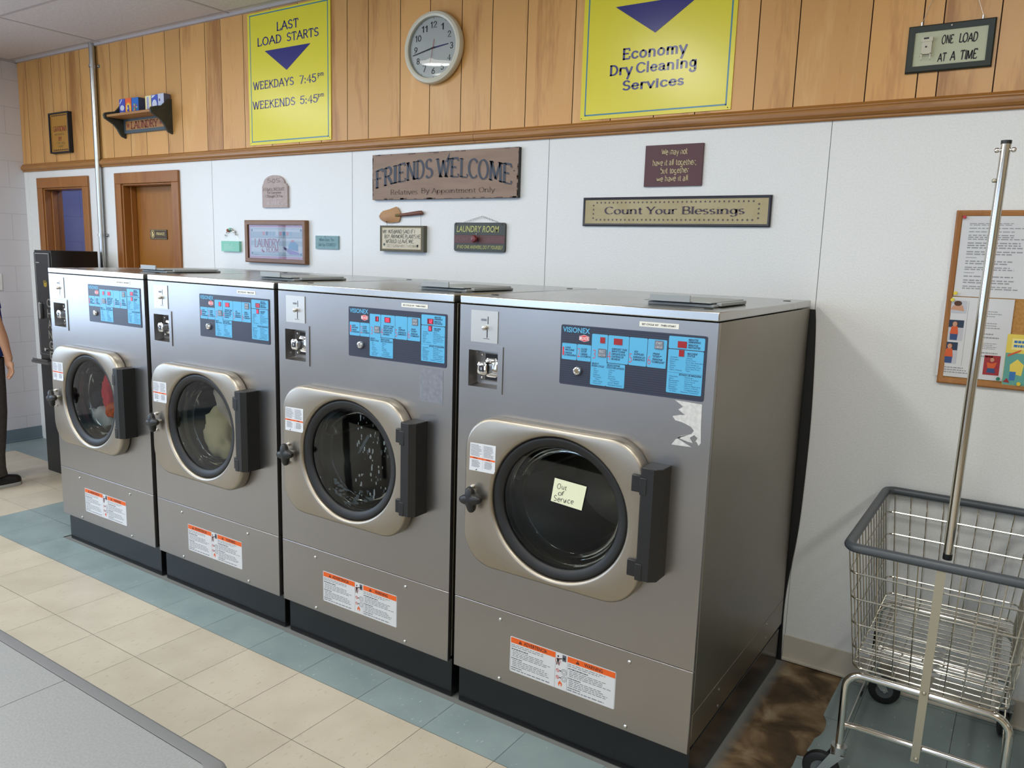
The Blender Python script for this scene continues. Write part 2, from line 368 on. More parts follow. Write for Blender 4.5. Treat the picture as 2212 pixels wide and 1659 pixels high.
    def stext(s, t, x0, x1, zb, cap, y, m, thick=.13, thin=.05, serif=.07, jit=0.0, nib=18, gap=.05, slant=0.0, warp=None, rnd=None, sans=False):
        """Stroke lettering: ribbons of a broad nib with optional slab serifs."""
        R = rnd or random.Random(len(t) * 7 + ord(t[0]))
        tot = sum(SF[c][0] + gap for c in t if c in SF) - gap
        k = (x1 - x0) / tot; cx = 0.0
        for c in t:
            if c not in SF: continue
            w, strokes = SF[c]
            if sans: strokes = [st if st[0] == st[-1] else extend(st, thick * .5) for st in strokes]
            dx = R.uniform(-jit, jit); dz = R.uniform(-jit, jit); sc = 1 + R.uniform(-jit, jit)
            def tr(p):
                px = p[0] + cx + dx; pz = p[1] * sc + dz
                if sans:
                    pz = pz * (1 - thick) + thick / 2 if pz > -.1 else pz
                    lo_ = -.5 if c in 'gpqyj,Q' else 0
                    pz = min(max(pz, lo_), 1 if (c.isupper() or c.isdigit() or c in 'bdfhkltij') else .72)
                X = x0 + (px + slant * pz) * k; Z = zb + pz * cap
                return warp(X, Z) if warp else (X, Z)
            def P3(p):
                q = tr(p); return (q[0], y, q[1])
            for st in strokes:
                n = len(st)
                if n < 2: continue
                L = []; Rr = []
                for i, p in enumerate(st):
                    q0 = st[max(i - 1, 0)]; q1 = st[min(i + 1, n - 1)]
                    ddx = q1[0] - q0[0]; ddz = q1[1] - q0[1]; l = math.hypot(ddx, ddz) or 1
                    ang = math.atan2(ddz, ddx); hw = (thin + (thick - thin) * abs(math.sin(ang - math.radians(nib)))) / 2
                    nx = -ddz / l * hw; nz = ddx / l * hw
                    L.append((p[0] + nx, p[1] + nz)); Rr.append((p[0] - nx, p[1] - nz))
                for i in range(n - 1):
                    s.face([P3(a) for a in (L[i], L[i + 1], Rr[i + 1], Rr[i])], m)
                if serif:
                    for p, q in ((st[0], st[1]), (st[-1], st[-2])):
                        if abs(p[1] - q[1]) > 1.2 * abs(p[0] - q[0]) and min(abs(p[1] - h) for h in (0, 1, .64, -.32)) < .03 and abs(p[1] - q[1]) > .2:
                            a = p[0]; zz = p[1]; h = thin * .9
                            z0, z1 = (zz, zz + h) if zz <= .02 else (zz - h, zz)
                            e = serif + thick / 2
                            s.face([P3(b) for b in ((a - e, z0), (a + e, z0), (a + e, z1), (a - e, z1))], m)
            cx += w + gap
    def fine(s, x0, x1, z0, z1, y, m, rows, seed=1, fill=.95, h=.42):
        """Rows of print too small to read: short word bars."""
        R = random.Random(seed); dz = (z1 - z0) / rows
        for i in range(rows):
            z = z1 - dz * (i + .5); x = x0; end = x0 + (x1 - x0) * R.uniform(fill - .3, fill)
            while x < end:
                w = (x1 - x0) * R.uniform(.04, .13)
                s.rect(x, min(x + w, end), z - dz * h / 2, z + dz * h / 2, y, m); x += w + (x1 - x0) * .02
    def build(s, name, mats, parent=None, bevel=0.0, seg=2, sharp=38, loc=None):
        me = bpy.data.meshes.new(name)
        me.from_pydata([tuple(p) for p in s.v], [], s.f)
        if not isinstance(mats, (list, tuple)): mats = [mats]
        for m in mats: me.materials.append(M[m] if isinstance(m, str) else m)
        me.polygons.foreach_set('material_index', s.m)
        a = me.attributes.new('rnd', 'FLOAT', 'FACE'); a.data.foreach_set('value', s.r)
        bm = bmesh.new(); bm.from_mesh(me); bmesh.ops.recalc_face_normals(bm, faces=bm.faces); bm.to_mesh(me); bm.free()
        me.polygons.foreach_set('use_smooth', [True] * len(me.polygons)); me.set_sharp_from_angle(angle=math.radians(sharp))
        me.update()
        o = bpy.data.objects.new(name, me); COL.objects.link(o)
        if loc: o.location = loc
        if parent is not None: o.parent = parent
        if bevel:
            b = o.modifiers.new('Bevel', 'BEVEL'); b.width = bevel; b.segments = seg; b.limit_method = 'ANGLE'; b.angle_limit = math.radians(50)
        return o
def tag(o, label, cat, group=None, kind=None):
    o['label'] = label; o['category'] = cat
    if group: o['group'] = group
    if kind: o['kind'] = kind
    return o
def thing(name, label, cat, loc=(0, 0, 0), rz=0.0, group=None):
    o = bpy.data.objects.new(name, None); COL.objects.link(o); o.empty_display_size = .05
    o.location = loc; o.rotation_euler = (0, 0, rz)
    return tag(o, label, cat, group)
def struct(o): o['kind'] = 'structure'; return o
def rrect(x0, x1, z0, z1, r, n=6):
    P = []
    for cx, cz, a in ((x1 - r, z1 - r, 0), (x0 + r, z1 - r, 90), (x0 + r, z0 + r, 180), (x1 - r, z0 + r, 270)):
        for i in range(n + 1):
            t = math.radians(a + 90 * i / n); P.append((cx + r * math.cos(t), cz + r * math.sin(t)))
    return P
def copy_tree(o, parent=None):
    c = o.copy(); COL.objects.link(c)
    if parent is not None: c.parent = parent
    for ch in list(o.children): copy_tree(ch, c)
    return c
def smooth_path(pts, it=2):
    P = [Vector(p) for p in pts]
    for _ in range(it):
        Q = [P[0]]
        for a, b in zip(P, P[1:]): Q += [a * .75 + b * .25, a * .25 + b * .75]
        Q.append(P[-1]); P = Q
    return P
LAMP_W, DAY_L, DAY_F, EXPO = 14.5, 82.0, 50.0, 0.25

# ------------------------------------------------------------------ the room
XL, XR, YF, ZC = -2.884, 6.2, -6.6, 2.969
ZT0, ZT1 = 2.140, 2.200
TP = 0.3048; OX, OY = 0.1322, -1.2553

# floor: vinyl tiles with open joints over a subfloor
b = MB()
def blue(x, y):
    if x > OX - 4 * TP - .01 and y > OY: return True
    if y > OY + 3 * TP - .01: return True
    if x < OX - 9 * TP: return True
    return False
edge = [(-.0, 3.391), (-.2, 3.388), (-.333, 3.389), (-.36, 3.404), (-.394, 3.411), (-.43, 3.413), (-.468, 3.407), (-.50, 3.396), (-.543, 3.394), (-.584, 3.390), (-.60, 3.402), (-.622, 3.41), (-.634, 3.37), (-.70, 3.372), (-.80, 3.36), (-.9505, 3.35)]
def edge_x(y):
    for (ya, xa), (yb, xb) in zip(edge, edge[1:]):
        if yb <= y <= ya: return xa + (xb - xa) * (y - ya) / (yb - ya)
    return 3.35
g = .0008
i0 = math.floor((XL - OX) / TP); i1 = math.ceil((XR - OX) / TP); j1 = math.ceil((0 - OY) / TP); j0 = math.floor((YF - OY) / TP)
for i in range(i0, i1):
    for j in range(j0, j1):
        x0, x1 = max(OX + i * TP, XL) + g, min(OX + (i + 1) * TP, XR) - g
        y0, y1 = max(OY + j * TP, YF) + g, min(OY + (j + 1) * TP, 0) - g
        if x1 <= x0 or y1 <= y0: continue
        m = 1 if blue((x0 + x1) / 2, (y0 + y1) / 2) else 0
        r = random.random()
        if y0 > -1.0 and x1 < 3.19 and x0 > -.2: continue      # under the machines
        if -.50 < x1 and x0 < 3.148 and y0 < -1.0 and y1 > -1.0:             # cut along the machine plinths
            if x1 > 3.148:
                b.face([(x0, y0, 0), (3.148, y0, 0), (3.148, -1.066, 0), (x0, -1.066, 0)], m, r)
                continue
            y1 = -1.066 + random.uniform(-.003, .003)
            if x0 < -.47:
                b.face([(x0, y0, 0), (x1, y0, 0), (x1, y1, 0), (-.475, y1, 0), (-.475, OY + (j + 1) * TP - g, 0), (x0, OY + (j + 1) * TP - g, 0)], m, r); continue
        elif y1 > -1.0 and x0 < -.45 and x1 > -.45: x1 = -.47
        if 3.17 < x0 < 3.19 and y1 > -.96:                                     # torn away tiles beside the last machine
            ys = sorted([y0, y1] + [a for a, _ in edge if y0 < a < y1])
            b.face([(edge_x(a), a, 0) for a in ys] + [(x1, y1, 0), (x1, y0, 0)], m, r); continue
        b.face([(x0, y0, 0), (x1, y0, 0), (x1, y1, 0), (x0, y1, 0)], m, r)
fl = struct(b.build('floor', ['tile_cream', 'tile_blue']))
b = MB(); b.box(XL - .1, XR + .1, YF - .1, .1, -.1, -.0035, 0)
b.build('subfloor', ['subfloor'], fl)

# back wall: pebbled white sheets, two door openings, planked band above
D1 = (-2.600, -2.026, 0, 2.012); D2 = (-1.525, -.934, 0, 2.019)
b = MB()
seams = [XL, -.526, .692, 1.935, 3.156, 4.38, 5.6, XR]
for xa, xb in zip(seams, seams[1:]):
    xa += .0012; xb -= .0012
    xs = sorted([xa, xb] + [q for d in (D1, D2) for q in d[:2] if xa < q < xb])
    b.grid(xs, [0, 2.012, 2.019, ZT0 + .01], 0, [D1, D2], 0)
for x in seams[1:-1]: b.rect(x - .01, x + .01, 0, ZT0, .004, 1)
for d in (D1, D2):
    for x in d[:2]: b.face([(x, 0, 0), (x, .13, 0), (x, .13, d[3]), (x, 0, d[3])], 0)
    b.face([(d[0], 0, d[3]), (d[1], 0, d[3]), (d[1], .13, d[3]), (d[0], .13, d[3])], 0)
xs = [XL, D1[0], D1[1], D2[0], D2[1], XR]
b.grid(xs, [0, 2.012, 2.019, ZC], .13, [D1, D2], 0)
wall = struct(b.build('wall_back', ['white_panel', 'seam']))
b = MB()
gro = [XL, -2.754, -2.556, -2.378, -2.18, -1.983, -1.751, -1.598, -1.388, -1.203, -.963, -.803, -.55, -.399, -.189, .05, .28, .46, .661, .815, 1.036, 1.23, 1.426, 1.605, 1.8, 2.049, 2.24, 2.44, 2.62, 2.857, 3.008, 3.259, 3.426, 3.489, 3.657, 3.85, 4.05, 4.2, 4.4, 4.65, 4.8, 5.05, 5.2, 5.45, 5.7, 5.9, XR]
for xa, xb in zip(gro, gro[1:]):
    b.rect(xa + .002, xb - .002, ZT0, ZC, -.004, 0)
    for x in (xa + .002, xb - .002): b.face([(x, -.004, ZT0), (x, .002, ZT0), (x, .002, ZC), (x, -.004, ZC)], 1)
b.rect(XL, XR, ZT0, ZC, .002, 1)
b.build('paneling', ['paneling', 'groove'], wall)

# chair rail moulding between the two
prof = [(0, ZT0), (-.010, ZT0), (-.013, ZT0 + .004), (-.013, ZT0 + .010), (-.020, ZT0 + .013), (-.026, ZT0 + .021), (-.028, ZT0 + .031), (-.026, ZT0 + .040), (-.018, ZT0 + .045), (-.018, ZT0 + .049), (-.013, ZT0 + .054), (-.006, ZT1), (0, ZT1)]
b = MB()
for xa, xb in ((XL, -1.383), (-1.381, 1.520), (1.522, 4.9), (4.902, XR)):
    b.loops([[(xa, y, z) for y, z in prof], [(xb, y, z) for y, z in prof]], 0, True, True, True)
struct(b.build('trim_1', ['moulding'], sharp=25))

# left wall of painted block, with cove base
b = MB(); b.face([(XL, 0, 0), (XL, YF, 0), (XL, YF, .9), (XL, 0, .9)]); b.face([(XL, 0, 2.5), (XL, YF, 2.5), (XL, YF, ZC), (XL, 0, ZC)])
b.face([(XL, 0, .9), (XL, -1.7, .9), (XL, -1.7, 2.5), (XL, 0, 2.5)]); b.face([(XL, -4.6, .9), (XL, YF, .9), (XL, YF, 2.5), (XL, -4.6, 2.5)])
for y in (-1.7, -4.6): b.face([(XL, y, .9), (XL - .15, y, .9), (XL - .15, y, 2.5), (XL, y, 2.5)])
for z in (.9, 2.5): b.face([(XL, -1.7, z), (XL - .15, -1.7, z), (XL - .15, -4.6, z), (XL, -4.6, z)])
struct(b.build('wall_left', ['block']))
def window(name, axis, c, a0, a1, z0, z1, n):
    b = MB(); t = .03
    def bx(p0, p1, q0, q1, m=0):
        if axis == 'x': b.box(c - t, c + t, p0, p1, q0, q1, m)
        else: b.box(p0, p1, c - t, c + t, q0, q1, m)
    for k in range(n + 1):
        p = a0 + (a1 - a0) * k / n; bx(p - .025, p + .025, z0, z1)
    bx(a0, a1, z0, z0 + .05); bx(a0, a1, z1 - .05, z1)
    w = struct(b.build(name, ['zinc'])); b = MB()
    if axis == 'x': b.face([(c, a0, z0), (c, a1, z0), (c, a1, z1), (c, a0, z1)])
    else: b.face([(a0, c, z0), (a1, c, z0), (a1, c, z1), (a0, c, z1)])
    b.build('pane', ['clearglass'], w)
window('window_1', 'x', XL - .1, -4.6, -1.7, .9, 2.5, 3)
b = MB(); b.box(XL, XL + .006, YF, -.001, 0, .104); b.box(XL, XL + .014, YF, -.001, 0, .012)
struct(b.build('baseboard_left', ['cove_blue'], bevel=.003))
b = MB(); b.box(3.152, XR, -.006, 0, 0, .109); b.box(3.152, XR, -.016, 0, 0, .012)
struct(b.build('baseboard_back', ['cove_cream'], bevel=.003))
b = MB(); b.box(XL + .001, XL + .06, -.004, 0, 0, ZT0)
struct(b.build('trim_2', ['white_panel']))
# front wall with the shop windows, right wall, ceiling
b = MB(); holes = [(-2.4, .6, .8, 2.5), (1.1, 4.1, .8, 2.5)]
b.grid([XL, -2.4, .6, 1.1, 4.1, XR], [0, .8, 2.5, ZC], YF, holes, 0)
struct(b.build('wall_front', ['tan_wall']))
window('window_2', 'y', YF - .05, -2.4, .6, .8, 2.5, 3)
window('window_3', 'y', YF - .05, 1.1, 4.1, .8, 2.5, 3)
b = MB(); b.face([(XR, 0, 0), (XR, YF, 0), (XR, YF, ZC), (XR, 0, ZC)]); struct(b.build('wall_right', ['tan_wall']))
b = MB(); cx = [XL, -1.68, -.29]
while cx[-1] + 1.3 < XR: cx.append(cx[-1] + 1.3)
cx.append(XR)
cy = [0, -.055, -.665]
while cy[-1] - .61 > YF: cy.append(cy[-1] - .61)
cy.append(YF)
lamps_x = [-1.95, -.15, 1.72, 3.55, 5.3]
for xa, xb in zip(cx, cx[1:]):
    for ya, yb in zip(cy, cy[1:]):
        b.face([(xa + .011, ya - .011, ZC), (xb - .011, ya - .011, ZC), (xb - .011, yb + .011, ZC), (xa + .011, yb + .011, ZC)], 0)
b.face([(XL, 0, ZC + .004), (XR, 0, ZC + .004), (XR, YF, ZC + .004), (XL, YF, ZC + .004)], 2)
for x in cx[1:-1]: b.box(x - .010, x + .010, YF, 0, ZC - .0015, ZC + .003, 1)
for y in cy[1:-1]: b.box(XL, XR, y - .010, y + .010, ZC - .001, ZC + .003, 1)
b.box(XL, XR, -.022, 0, ZC - .016, ZC + .003, 1); b.box(XL, XL + .022, YF, 0, ZC - .016, ZC + .003, 1)
struct(b.build('ceiling', ['ceiling', 'tbar', 'shadow_gap']))

# doors in the back wall
def casing(d, name, w=.074):
    b = MB(); x0, x1, _, z1 = d
    for xa, xb, s in ((x0 - w, x0, 1), (x1, x1 + w, 1)):
        b.prism([(xa, 0), (xb, 0), (xb, z1 + (0 if xb == x0 or xa == x1 else 0)), (xa, z1)], -.018, 0, 0)
    b.box(x0 - w, x1 + w, -.018, 0, z1, z1 + w, 0)
    for xa, xb in ((x0 - .012, x0 + .012), (x1 - .012, x1 + .012)): b.box(xa, xb, -.006, .13, 0, z1, 0)
    b.box(x0, x1, -.006, .13, z1 - .012, z1, 0)
    for xa, xb in ((x0 + .012, x0 + .024), (x1 - .024, x1 - .012)): b.box(xa, xb, .045, .085, 0, z1 - .012, 0)
    return struct(b.build(name, ['casing'], bevel=.003))
d1 = casing(D1, 'door_1', .076)
d2 = casing(D2, 'door_2', .074)
b = MB(); b.box(-1.512, -.947, .086, .128, .006, 2.006); b.build('door_leaf', ['door_wood'], d2, bevel=.002)
# store room behind the open door
b = MB(); A, B, Y0, Y1 = -2.75, -1.2, .131, 1.3
for q in ([(A, Y1, 0), (B, Y1, 0), (B, Y1, 2.6), (A, Y1, 2.6)], [(A, Y0, 0), (A, Y1, 0), (A, Y1, 2.6), (A, Y0, 2.6)], [(B, Y0, 0), (B, Y1, 0), (B, Y1, 2.6), (B, Y0, 2.6)], [(A, Y0, 2.6), (B, Y0, 2.6), (B, Y1, 2.6), (A, Y1, 2.6)], [(A, Y0, 0), (B, Y0, 0), (B, Y1, 0), (A, Y1, 0)]): b.face(q)
struct(b.build('wall_storeroom', ['lavender']))

# ------------------------------------------------------------------ things fixed to the walls
t = thing('conduit_pipe', 'grey metal conduit pipe running up the back wall between the two doors', 'pipe', (-1.776, -.026, 0))
b = MB(); b.cyl((0, 0, .0), (0, 0, ZC), .0205, n=16); b.build('pipe', ['zinc'], t)
for z in (2.819, 1.666):
    b = MB(); b.loops([[(.026 * math.cos(a), -.026 * math.sin(a), z + h) for a in [PI * i / 10 for i in range(11)]] for h in (-.009, .009)], 0, False)
    b.box(-.058, -.022, .02, .026, z - .011, z + .011); b.box(.022, .052, .02, .026, z - .011, z + .011)
    b.ball((-.044, .017, z), .006, n=5); b.ball((.04, .017, z), .006, n=5)
    b.build('pipe_clamp', ['zinc'], t)
t = thing('switch_plate', 'pale switch plate on the painted block wall beside the person', 'switch', (XL, -.262, 1.286))
b = MB(); b.box(0, .006, -.04, .04, -.066, .066); b.build('plate', ['white'], t, bevel=.003)
b = MB(); b.box(.005, .014, -.006, .006, -.012, .012); b.build('toggle', ['white'], t)

def flat_sign(name, label, x0, x1, z0, z1, th, mats, deco, bevel=0, cat='sign', yb=0.0, outline=None):
    """One board hung on the back wall; the printing lies in the board's own mesh."""
    b = MB()
    if outline: b.prism(outline, -th, 0, 0)
    else: b.box(x0, x1, -th, 0, z0, z1, 0)
    deco(b, -th)
    o = b.build(name, mats, loc=(0, yb, 0))
    return tag(o, label, cat)

def frame_mb(x0, x1, z0, z1, w, y0, y1, m=0):
    b = MB()
    O = [(x0, z0), (x1, z0), (x1, z1), (x0, z1)]; I = [(x0 + w, z0 + w), (x1 - w, z0 + w), (x1 - w, z1 - w), (x0 + w, z1 - w)]
    b.loops([[(x, y1, z) for x, z in O], [(x, y0 + .004, z) for x, z in O], [(x + (.004 if x == x0 else -.004), y0, z + (.004 if z == z0 else -.004)) for x, z in O], [(x, y0 + .003, z) for x, z in I], [(x, y1, z) for x, z in I]], m)
    return b

# framed sampler by the corner
t = thing('framed_sign', 'small gold sign in a deep black frame on the wood paneling by the corner', 'sign', (0, -.004, 0))
frame_mb(-2.402, -2.128, 2.257, 2.546, .010, -.034, 0).build('frame', ['ink'], t)
M['gold'] = mat('sampler_gold', (168, 120, 44), .6); M['brick'] = mat('sampler_red', (142, 66, 44), .6); M['olive'] = mat('sampler_olive', (112, 98, 50), .6)
b = MB(); b.rect(-2.393, -2.137, 2.266, 2.537, -.022, 0)
y = -.0226
b.stext('GRANDMA', -2.356, -2.166, 2.412, .036, y, 1, .17, .09, .05)
b.stext('MY HOUSE', -2.336, -2.206, 2.384, .015, y, 3, .15, .07, 0)
b.stext('BY', -2.288, -2.242, 2.345, .027, y, 1, .2, .1, .04)
b.stext('THE SEA', -2.32, -2.20, 2.322, .014, y, 3, .15, .07, 0); b.stext('SIDE', -2.30, -2.22, 2.298, .014, y, 3, .15, .07, 0)
R = random.Random(3)
for k in range(26):
    u = k / 25; 
    for z in (2.524, 2.279):
        x = -2.368 + .205 * u; b.face([(x - .006, y, z + .004 * math.sin(k * 2.2)), (x + .004, y, z + .005 + .004 * math.sin(k * 1.7)), (x + .005, y, z - .003)], 2)
    for x in (-2.381, -2.149):
        z = 2.29 + .222 * u; b.face([(x + .003 * math.sin(k * 2), y, z - .005), (x + .004, y, z), (x - .001, y, z + .006)], 2)
b.build('picture', ['gold', 'brick', 'ink', 'olive'], t)

# laundry shelf
M['shelfgreen'] = speckle('shelf_dark_green', (52, 58, 54), (64, 66, 56), 30, .6); M['shelfblue'] = mat('shelf_slate', (70, 84, 92), .6); M['shelfwood'] = wood('shelf_wood', (164, 116, 62), (140, 96, 48), (176, 128, 74), .5, 'x', 24, False)
M['barn'] = mat('barn_red', (122, 50, 34), .6)
t = thing('wall_shelf', 'dark green wall shelf with scrolled ends and a red LAUNDRY board', 'shelf', (0, -.004, 0))
b = MB(); b.box(-1.440, -.925, -.135, 0, 2.441, 2.457); b.build('shelf_board', ['shelfwood'], t, bevel=.003)
def side(x):
    Y = lambda q: [(x0_, y_, z_) for x0_, y_, z_ in q]
    prof = [(0, 2.535), (-.03, 2.535), (-.045, 2.515), (-.07, 2.487), (-.11, 2.478), (-.143, 2.468), (-.152, 2.452), (-.146, 2.432), (-.12, 2.418), (-.085, 2.40), (-.06, 2.372), (-.045, 2.345), (-.03, 2.328), (0, 2.318)]
    b = MB(); b.loops([[(x, y, z) for y, z in prof], [(x + .017, y, z) for y, z in prof]], 0, True, True, True)
    b.build('shelf_end', ['shelfgreen'], t, bevel=.002)
side(-1.457); side(-.925)
b = MB(); b.box(-1.44, -.925, -.016, 0, 2.349, 2.441, 0); b.rect(-1.416, -.982, 2.370, 2.428, -.0166, 1)
b.stext('LAUNDRY', -1.352, -1.048, 2.376, .046, -.0172, 2, .17, .09, .05)
for cx_ in (-1.386, -1.012): b.poly([(cx_ + (.018 if k % 2 == 0 else .009) * math.sin(k * PI / 5), 2.399 + (.018 if k % 2 == 0 else .009) * math.cos(k * PI / 5)) for k in range(10)], -.0172, 2)
b.build('back_board', ['shelfblue', 'shelfwood', 'barn'], t)
def carton(x0, x1, h, face_c, side_c, label, deco):
    mf = mat('carton_%d_%d_%d' % face_c, face_c, .45); ms = mat('carton_side_%d_%d_%d' % side_c, side_c, .5)
    b = MB(); d = .045; y0 = -.056; x0 -= .085; x1 -= .085
    b.box(x0, x1, y0, y0 + d, 2.4572, 2.4572 + h, 1); b.rect(x0, x1, 2.4572, 2.4572 + h, y0 - .0004, 0)
    mats = [mf, ms] + deco(b, x0, x1, 2.4572, 2.4572 + h, y0 - .0008)
    tag(b.build('detergent_box', mats), label, 'box', 'small detergent boxes on the wall shelf')
def oval(b, cx, cz, rx, rz, y, m): b.poly([(cx + rx * math.cos(2 * PI * k / 20), cz + rz * math.sin(2 * PI * k / 20)) for k in range(20)], y, m)
cW = mat('carton_white', (206, 212, 226), .5); cY = mat('carton_yellow', (240, 196, 60), .5); cP = mat('carton_purple', (84, 70, 150), .5); cR = mat('carton_red', (206, 60, 50), .5); cG = mat('carton_green', (60, 160, 90), .5); cO = mat('carton_orange', (240, 150, 40), .5)
def dA(b, a, c, z0, z1, y): oval(b, (a + c) / 2, z0 + .05, .024, .018, y, 2); b.face([(a + .003, y, z1 - .03), (a + .012, y, z1 - .03), (c - .03, y, z1 - .004), (c - .042, y, z1 - .004)], 2); b.fine(a + .01, c - .008, z0 + .006, z0 + .026, y, 2, 3, 4); return [cW]
def dB(b, a, c, z0, z1, y): m = (a + c) / 2; oval(b, m, z0 + .044, .033, .038, y, 2); oval(b, m, z0 + .044, .026, .031, y - .0003, 3); b.poly([(m - .016, z0 + .024), (m + .014, z0 + .02), (m + .008, z0 + .064), (m - .008, z0 + .066)], y - .0006, 4); b.poly([(m - .012, z0 + .038), (m - .002, z0 + .038), (m - .004, z0 + .05), (m - .012, z0 + .05)], y - .0009, 5); return [cO, cY, cP, cW]
def dC(b, a, c, z0, z1, y):
    R = random.Random(2); m = (a + c) / 2
    for k in range(9):
        an = k * 2 * PI / 9; b.poly([(m + .004 * math.cos(an), z0 + .045), (m + .026 * math.cos(an - .2), z0 + .045 + .026 * math.sin(an - .2)), (m + .024 * math.cos(an + .2), z0 + .045 + .024 * math.sin(an + .2))], y - .0002 * k, 2 + k % 3)
    return [cY, cR, cG]
def dD(b, a, c, z0, z1, y): b.rect(a + .016, c - .022, z0 + .006, z1 - .006, y, 2); b.fine(a + .02, c - .026, z0 + .01, z1 - .01, y - .0003, 3, 9, 5, .9, .5); return [cW, cP]
def dE(b, a, c, z0, z1, y): oval(b, (a + c) / 2, z0 + .046, .026, .03, y, 2); b.face([(a + .004, y, z1 - .02), (a + .02, y, z1 - .016), (c - .02, y, z1 - .003), (a + .006, y, z1 - .003)], 2); b.face([(c - .02, y, z0 + .004), (c - .004, y, z0 + .004), (c - .004, y, z0 + .014)], 3); return [cW, cY]
def dF(b, a, c, z0, z1, y): oval(b, a + .018, z0 + .07, .008, .009, y, 2); b.fine(a + .01, c - .008, z0 + .02, z0 + .05, y, 3, 4, 8); return [cP, mat('carton_aqua', (150, 196, 214), .5)]
carton(-1.336, -1.268, .108, (64, 76, 178), (50, 56, 130), 'small blue box with a white oval, leftmost on the wall shelf', dA)
carton(-1.264, -1.194, .108, (232, 94, 40), (150, 40, 40), 'small orange box with a yellow ring, second on the wall shelf', dB)
carton(-1.190, -1.112, .106, (32, 104, 190), (54, 74, 112), 'bright blue box with coloured splashes, third on the wall shelf', dC)
carton(-1.034, -.969, .105, (236, 224, 160), (190, 180, 130), 'narrow cream box with purple print, just right of the shelf gap', dD)
carton(-.966, -.898, .106, (62, 84, 186), (44, 56, 140), 'blue box with a large pale oval, second from the shelf right end', dE)
carton(-.894, -.830, .108, (196, 200, 220), (92, 98, 128), 'pale grey box at the right end of the wall shelf', dF)

# yellow vinyl signs
def y1(b, y):
    y -= .0005
    for q in ((-.120, .522, 2.928, 2.934), (-.120, .522, 2.226, 2.232)): b.rect(*q, y, 1)
    for q in ((-.123, -.117, 2.226, 2.934), (.517, .523, 2.226, 2.934)): b.rect(*q, y, 1)
    y -= .0003
    K = dict(thick=.145, thin=.125, serif=0, gap=.12, sans=True, nib=0)
    b.stext('LAST', .112, .290, 2.822, .050, y, 2, **K); b.stext('LOAD', -.056, .148, 2.757, .048, y, 2, **K); b.stext('STARTS', .196, .450, 2.757, .048, y, 2, **K)
    b.poly([(.006, 2.728), (.387, 2.728), (.190, 2.607)], y, 2)
    for d, h, zz in (('WEEKDAYS', '7:45', 2.5205), ('WEEKENDS', '5:45', 2.4115)):
        b.stext(d, -.100 if h[0] == '7' else -.108, .246 if h[0] == '7' else .255, zz, .047, y, 2, **K)
        b.stext(h, .297, .427 if h[0] == '7' else .438, zz, .047, y, 2, **K); b.stext('pm', .440, .488, zz + .028, .026, y, 2, **K)
    for x in (-.132, .530):
        for z in (2.222, 2.938): b.rect(x - .002, x + .002, z - .002, z + .002, y, 3)
flat_sign('hours_sign', 'tall yellow sign reading LAST LOAD STARTS with a navy arrow', -.142, .541, 2.210, 2.944, .004, ['yellow', 'signblue', 'navy', 'ink'], y1, yb=-.0045)
def y2(b, y):
    y -= .0005
    b.rect(2.117, 2.750, 2.225, 2.231, y, 1); b.rect(2.117, 2.750, 2.928, 2.934, y, 1); b.rect(2.114, 2.120, 2.225, 2.934, y, 1); b.rect(2.746, 2.752, 2.225, 2.934, y, 1)
    y -= .0003
    b.poly([(2.243, 2.659), (2.622, 2.659), (2.4295, 2.535)], y, 2)
    K = dict(thick=.185, thin=.16, serif=0, gap=.13, sans=True, nib=0); b.stext('Economy', 2.287, 2.570, 2.441, .049, y, 2, **K); b.stext('Dry', 2.230, 2.333, 2.3815, .046, y, 2, **K); b.stext('Cleaning', 2.353, 2.617, 2.3815, .046, y, 2, **K); b.stext('Services', 2.294, 2.567, 2.3165, .044, y, 2, **K)
    for x in (2.100, 2.757): b.rect(x - .002, x + .002, 2.214, 2.218, y, 3)
flat_sign('dry_cleaning_sign', 'large yellow sign reading Economy Dry Cleaning Services', 2.0935, 2.769, 2.209, 2.944, .004, ['yellow', 'signblue', 'navy', 'ink'], y2, yb=-.0045)

# clock
t = thing('wall_clock', 'round white wall clock with cream rim on the wood paneling', 'clock', (1.270, -.004, 2.601))
b = MB(); b.lathe_y([(.165, 0), (.176, -.010), (.178, -.026), (.172, -.038), (.160, -.043), (.150, -.040), (.147, -.030), (.147, -.022)], 0, 0, 64, 0, 1, .955)
b.build('rim', ['cream_plastic'] if 'cream_plastic' in M else [mat('clock_rim', (206, 202, 184), .4)], t)
b = MB(); b.lathe_y([(.1475, -.022), (0.0001, -.022)], 0, 0, 48, 0, 1, .955); y = -.0226
for k in range(12):
    a = k * PI / 6; n = str(k if k else 12); x = .112 * math.sin(a); z = .112 * .955 * math.cos(a)
    hw_ = .0195 if len(n) == 2 else .0095; b.stext(n, x - hw_, x + hw_, z - .0155, .031, y, 1, thick=.15, thin=.12, serif=0, gap=.1, sans=True, nib=0)
    b.face([(1.33 * x - .0012, y, 1.28 * z - .004), (1.33 * x + .0012, y, 1.28 * z - .004), (1.33 * x + .0012, y, 1.28 * z + .004), (1.33 * x - .0012, y, 1.28 * z + .004)], 1)
b.build('dial', ['white', 'ink'], t)
def hand(name, ang, l, back, w, m, y):
    d = (math.sin(ang), math.cos(ang) * .955); n_ = (d[1], -d[0])
    b = MB(); b.prism([(d[0] * -back + n_[0] * w, d[1] * -back + n_[1] * w), (d[0] * l + n_[0] * w * .5, d[1] * l + n_[1] * w * .5), (d[0] * l - n_[0] * w * .5, d[1] * l - n_[1] * w * .5), (d[0] * -back - n_[0] * w, d[1] * -back - n_[1] * w)], y - .001, y)
    b.build(name, [m], t)
hand('hour_hand', math.radians(84), .094, .012, .0036, 'navy', -.0245); hand('minute_hand', math.radians(258.5), .132, .012, .0028, 'ink', -.0262)
